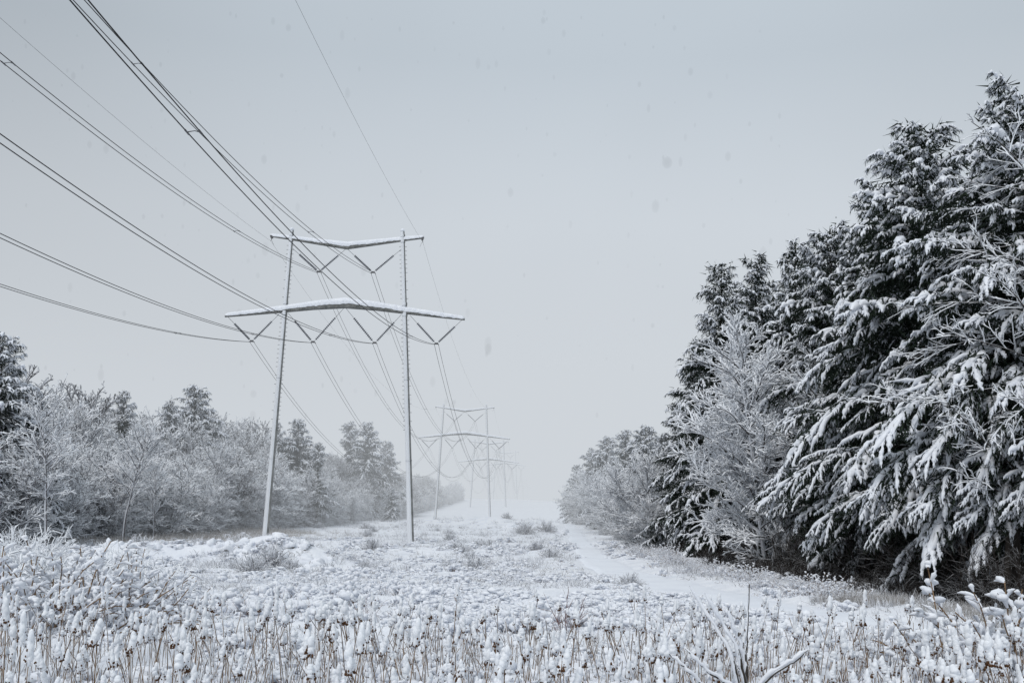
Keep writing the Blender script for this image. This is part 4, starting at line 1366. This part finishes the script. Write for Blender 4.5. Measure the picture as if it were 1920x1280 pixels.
WS = [wisp(640 + i) for i in range(6)]
meshes = [(a.mesh('stem', 'stem'), [q.mesh('seed_head', 'head') for q in b], [q.mesh('snow_cap', 'cap') for q in c]) for a, b, c in SK]
NS = 1000
U = rng.random(NS * 3)
Y = 11.2 + 11.0 * U ** 1.15
X = rng.uniform(-1, 1, NS * 3) * 0.56 * Y
dens = fbm(X / 1.4, Y / 1.4, 2, 81) + rng.normal(0, 0.10, len(X))
ok = dens > 0.40
X, Y = X[ok][:NS], Y[ok][:NS]
order = np.argsort(Y); X, Y = X[order], Y[order]
S = 0.60 + 0.56 * rng.random(len(X)) ** 1.2
S = S * np.interp(Y, [10, 13, 22], [0.96, 1.06, 0.98])
var = rng.integers(0, len(SK), len(X)); rot = rng.random(len(X)) * 6.28
gzv = ground(X, Y)
for i in range(min(300, len(X))):
    t = thing('seed_stalk', 'tall thin stalk with a rust brown seed head under an egg of snow', 'dried plant', (X[i], Y[i], gzv[i] + 0.02), rot[i], 'snow capped seed stalks in the foreground marsh', S[i])
    a, b, c = meshes[var[i]]
    obj('stem', a, t)
    for q in b: obj('seed_head', q, t)
    for q in c: obj('snow_cap', q, t)
mb = MB()
for v in range(len(SK)):
    m_ = np.arange(len(X)) >= 300; m_ &= var == v
    if not m_.any(): continue
    for part, mi in [(SK[v][0], 0)] + [(q, 1) for q in SK[v][1]] + [(q, 2) for q in SK[v][2]]:
        q = MB(); q.V = part.V; q.n = part.n; q.Q = [(f, mi) for f, _ in part.Q]; q.T = [(f, mi) for f, _ in part.T]
        mb.scatter(q, np.stack([X[m_], Y[m_], gzv[m_]], -1), rot[m_], S[m_])
o = obj('seed_stalk_stand', mb.mesh('seed_stalk_stand', ['stem', 'head', 'cap']))
setp(o, 'dense stand of farther snow capped seed stalks behind the nearest ones', 'dried plants', None, 'stuff')
mb = MB()
n = 1700
Y = 10.2 + 13 * rng.random(n) ** 1.2; X = rng.uniform(-1, 1, n) * 0.57 * Y
Z = ground(X, Y); wv = rng.integers(0, 6, n)
for v in range(6):
    m_ = wv == v
    mb.scatter(WS[v], np.stack([X[m_], Y[m_], Z[m_]], -1), rng.random(m_.sum()) * 6.28, 0.7 + 0.4 * rng.random(m_.sum()))
o = obj('rimed_reeds', mb.mesh('rimed_reeds', ['cap', 'stem']))
setp(o, 'thicket of thin snow coated reeds between the seed stalks', 'reeds', None, 'stuff')

# ------------------------------------------------------------------ haze volume over the far clearing, glowing to imitate scattered daylight
def haze_box():
    mb = MB()
    x0, x1, y0, y1, z0, z1 = -2600, 2600, 100, 3000, -30, 130
    V = [(x0, y0, z0), (x1, y0, z0), (x1, y1, z0), (x0, y1, z0), (x0, y0, z1), (x1, y0, z1), (x1, y1, z1), (x0, y1, z1)]
    mb.add(V, Q=[[3, 2, 1, 0], [4, 5, 6, 7], [0, 1, 5, 4], [1, 2, 6, 5], [2, 3, 7, 6], [3, 0, 4, 7]])
    m = bpy.data.materials.new('snow_haze'); m.use_nodes = True
    nt = m.node_tree; nt.nodes.clear()
    out = nt.nodes.new('ShaderNodeOutputMaterial')
    ab = nt.nodes.new('ShaderNodeVolumeAbsorption'); em = nt.nodes.new('ShaderNodeEmission')
    ad = nt.nodes.new('ShaderNodeAddShader')
    den = 0.0021
    ab.inputs['Color'].default_value = (0, 0, 0, 1); ab.inputs['Density'].default_value = den
    em.inputs['Color'].default_value = (0.622, 0.660, 0.702, 1); em.inputs['Strength'].default_value = den  # emission stands in for daylight scattered by the haze
    nt.links.new(ab.outputs[0], ad.inputs[0]); nt.links.new(em.outputs[0], ad.inputs[1])
    nt.links.new(ad.outputs[0], out.inputs['Volume'])
    MAT['haze'] = m
    o = obj('haze', mb.mesh('haze', 'haze', False))
    setp(o, 'pale snow haze filling the distance', None, None, 'structure')


haze_box()

def falling_snow():
    rg = np.random.default_rng(900)
    mb = MB(); C = []; Q = []
    for i in range(260):
        d = rg.uniform(3.0, 12.0)
        r = rg.uniform(0.005, 0.014)
        C.append(at(rg.uniform(20, 1500), rg.uniform(20, 780), d)); Q.append((r, r, r * rg.uniform(1.2, 2.4)))
    C.append(at(1251, 305, 3.5)); Q.append((0.020, 0.02, 0.022))
    C.append(at(1285, 258, 4.5)); Q.append((0.009, 0.009, 0.02))
    ellips(mb, np.array(C), np.array(Q), n=9, m=12, lump=0.0)
    m = bpy.data.materials.new('falling_flakes'); m.use_nodes = True
    nt = m.node_tree; nt.nodes.clear()
    out = nt.nodes.new('ShaderNodeOutputMaterial'); ab = nt.nodes.new('ShaderNodeVolumeAbsorption')
    ab.inputs['Color'].default_value = (0, 0, 0, 1); ab.inputs['Density'].default_value = 3.2
    nt.links.new(ab.outputs[0], out.inputs['Volume'])
    MAT['flakes'] = m
    o = obj('falling_snow', mb.mesh('falling_snow', 'flakes'))
    setp(o, 'sparse falling snowflakes blurred against the sky', 'snowflakes', None, 'stuff')


falling_snow()

# ------------------------------------------------------------------ sky and sun
SUN_EL, SUN_AZ = R(52), R(215)
w = bpy.data.worlds.new('World'); sc.world = w; w.use_nodes = True
nt = w.node_tree
bg = nt.nodes['Background']
sky = nt.nodes.new('ShaderNodeTexSky'); sky.sky_type = 'NISHITA'; sky.sun_disc = False
sky.sun_elevation = SUN_EL; sky.sun_rotation = SUN_AZ
tc = nt.nodes.new('ShaderNodeTexCoord')
sep = nt.nodes.new('ShaderNodeSeparateXYZ'); nt.links.new(tc.outputs['Generated'], sep.inputs[0])
rp = nt.nodes.new('ShaderNodeValToRGB')
el = rp.color_ramp.elements
K = 10.0
def kc(c): return tuple(v for v in c) + (1,)
stops = [(0.0, (0.640, 0.675, 0.715)), (0.12, (0.650, 0.692, 0.738)), (0.28, (0.640, 0.698, 0.758)), (0.42, (0.50, 0.575, 0.645)), (0.6, (0.56, 0.64, 0.71)), (1.0, (0.76, 0.84, 0.92))]
while len(el) < len(stops): el.new(0.5)
for e, (p, c) in zip(el, stops): e.position = p; e.color = kc(c)
nt.links.new(sep.outputs['Z'], rp.inputs['Fac'])
# soft cloud mottling
nz = nt.nodes.new('ShaderNodeTexNoise'); nz.inputs['Scale'].default_value = 2.2; nz.inputs['Detail'].default_value = 3
nt.links.new(tc.outputs['Generated'], nz.inputs['Vector'])
mr = nt.nodes.new('ShaderNodeMapRange'); mr.inputs['From Min'].default_value = 0.3; mr.inputs['From Max'].default_value = 0.7
mr.inputs['To Min'].default_value = 0.93; mr.inputs['To Max'].default_value = 1.06
nt.links.new(nz.outputs['Fac'], mr.inputs['Value'])
# vignette-like edge darkening painted into the sky, left and right
mr2 = nt.nodes.new('ShaderNodeMapRange'); mr2.inputs['From Min'].default_value = -0.55; mr2.inputs['From Max'].default_value = 0.05
mr2.inputs['To Min'].default_value = 0.66; mr2.inputs['To Max'].default_value = 1.0; mr2.interpolation_type = 'SMOOTHSTEP'
nt.links.new(sep.outputs['X'], mr2.inputs['Value'])
mr3 = nt.nodes.new('ShaderNodeMapRange'); mr3.inputs['From Min'].default_value = 0.15; mr3.inputs['From Max'].default_value = 0.55
mr3.inputs['To Min'].default_value = 1.0; mr3.inputs['To Max'].default_value = 0.84; mr3.interpolation_type = 'SMOOTHSTEP'
nt.links.new(sep.outputs['X'], mr3.inputs['Value'])
mm0 = nt.nodes.new('ShaderNodeMath'); mm0.operation = 'MULTIPLY'
nt.links.new(mr2.outputs[0], mm0.inputs[0]); nt.links.new(mr3.outputs[0], mm0.inputs[1])
mm = nt.nodes.new('ShaderNodeMath'); mm.operation = 'MULTIPLY'
nt.links.new(mr.outputs[0], mm.inputs[0]); nt.links.new(mm0.outputs[0], mm.inputs[1])
vm = nt.nodes.new('ShaderNodeVectorMath'); vm.operation = 'SCALE'
nt.links.new(rp.outputs['Color'], vm.inputs[0]); nt.links.new(mm.outputs[0], vm.inputs['Scale'])
SK_STR = 0.08
v2 = nt.nodes.new('ShaderNodeVectorMath'); v2.operation = 'SCALE'; v2.inputs['Scale'].default_value = 1.0 / SK_STR
nt.links.new(vm.outputs[0], v2.inputs[0])
mx = nt.nodes.new('ShaderNodeMix'); mx.data_type = 'RGBA'; mx.inputs[0].default_value = 0.95
nt.links.new(sky.outputs[0], mx.inputs[6]); nt.links.new(v2.outputs[0], mx.inputs[7])
nt.links.new(mx.outputs[2], bg.inputs['Color'])
bg.inputs['Strength'].default_value = SK_STR

sl = bpy.data.lights.new('sun', 'SUN'); sl.energy = 1.6; sl.angle = R(25); sl.color = (1.0, 0.97, 0.94)
so = bpy.data.objects.new('sun', sl); COL.objects.link(so)
sd = Vector((math.sin(SUN_AZ) * math.cos(SUN_EL), math.cos(SUN_AZ) * math.cos(SUN_EL), math.sin(SUN_EL)))
so.rotation_euler = sd.to_track_quat('Z', 'Y').to_euler()
so.location = (0, 0, 60)

# ------------------------------------------------------------------ render
sc.view_settings.view_transform = 'Standard'
sc.view_settings.look = 'None'
sc.view_settings.exposure = 0
sc.render.engine = 'CYCLES'
c = sc.cycles
c.use_denoising = True
c.max_bounces = 9; c.diffuse_bounces = 8; c.glossy_bounces = 2; c.transparent_max_bounces = 4; c.volume_bounces = 0
c.sample_clamp_indirect = 4.0
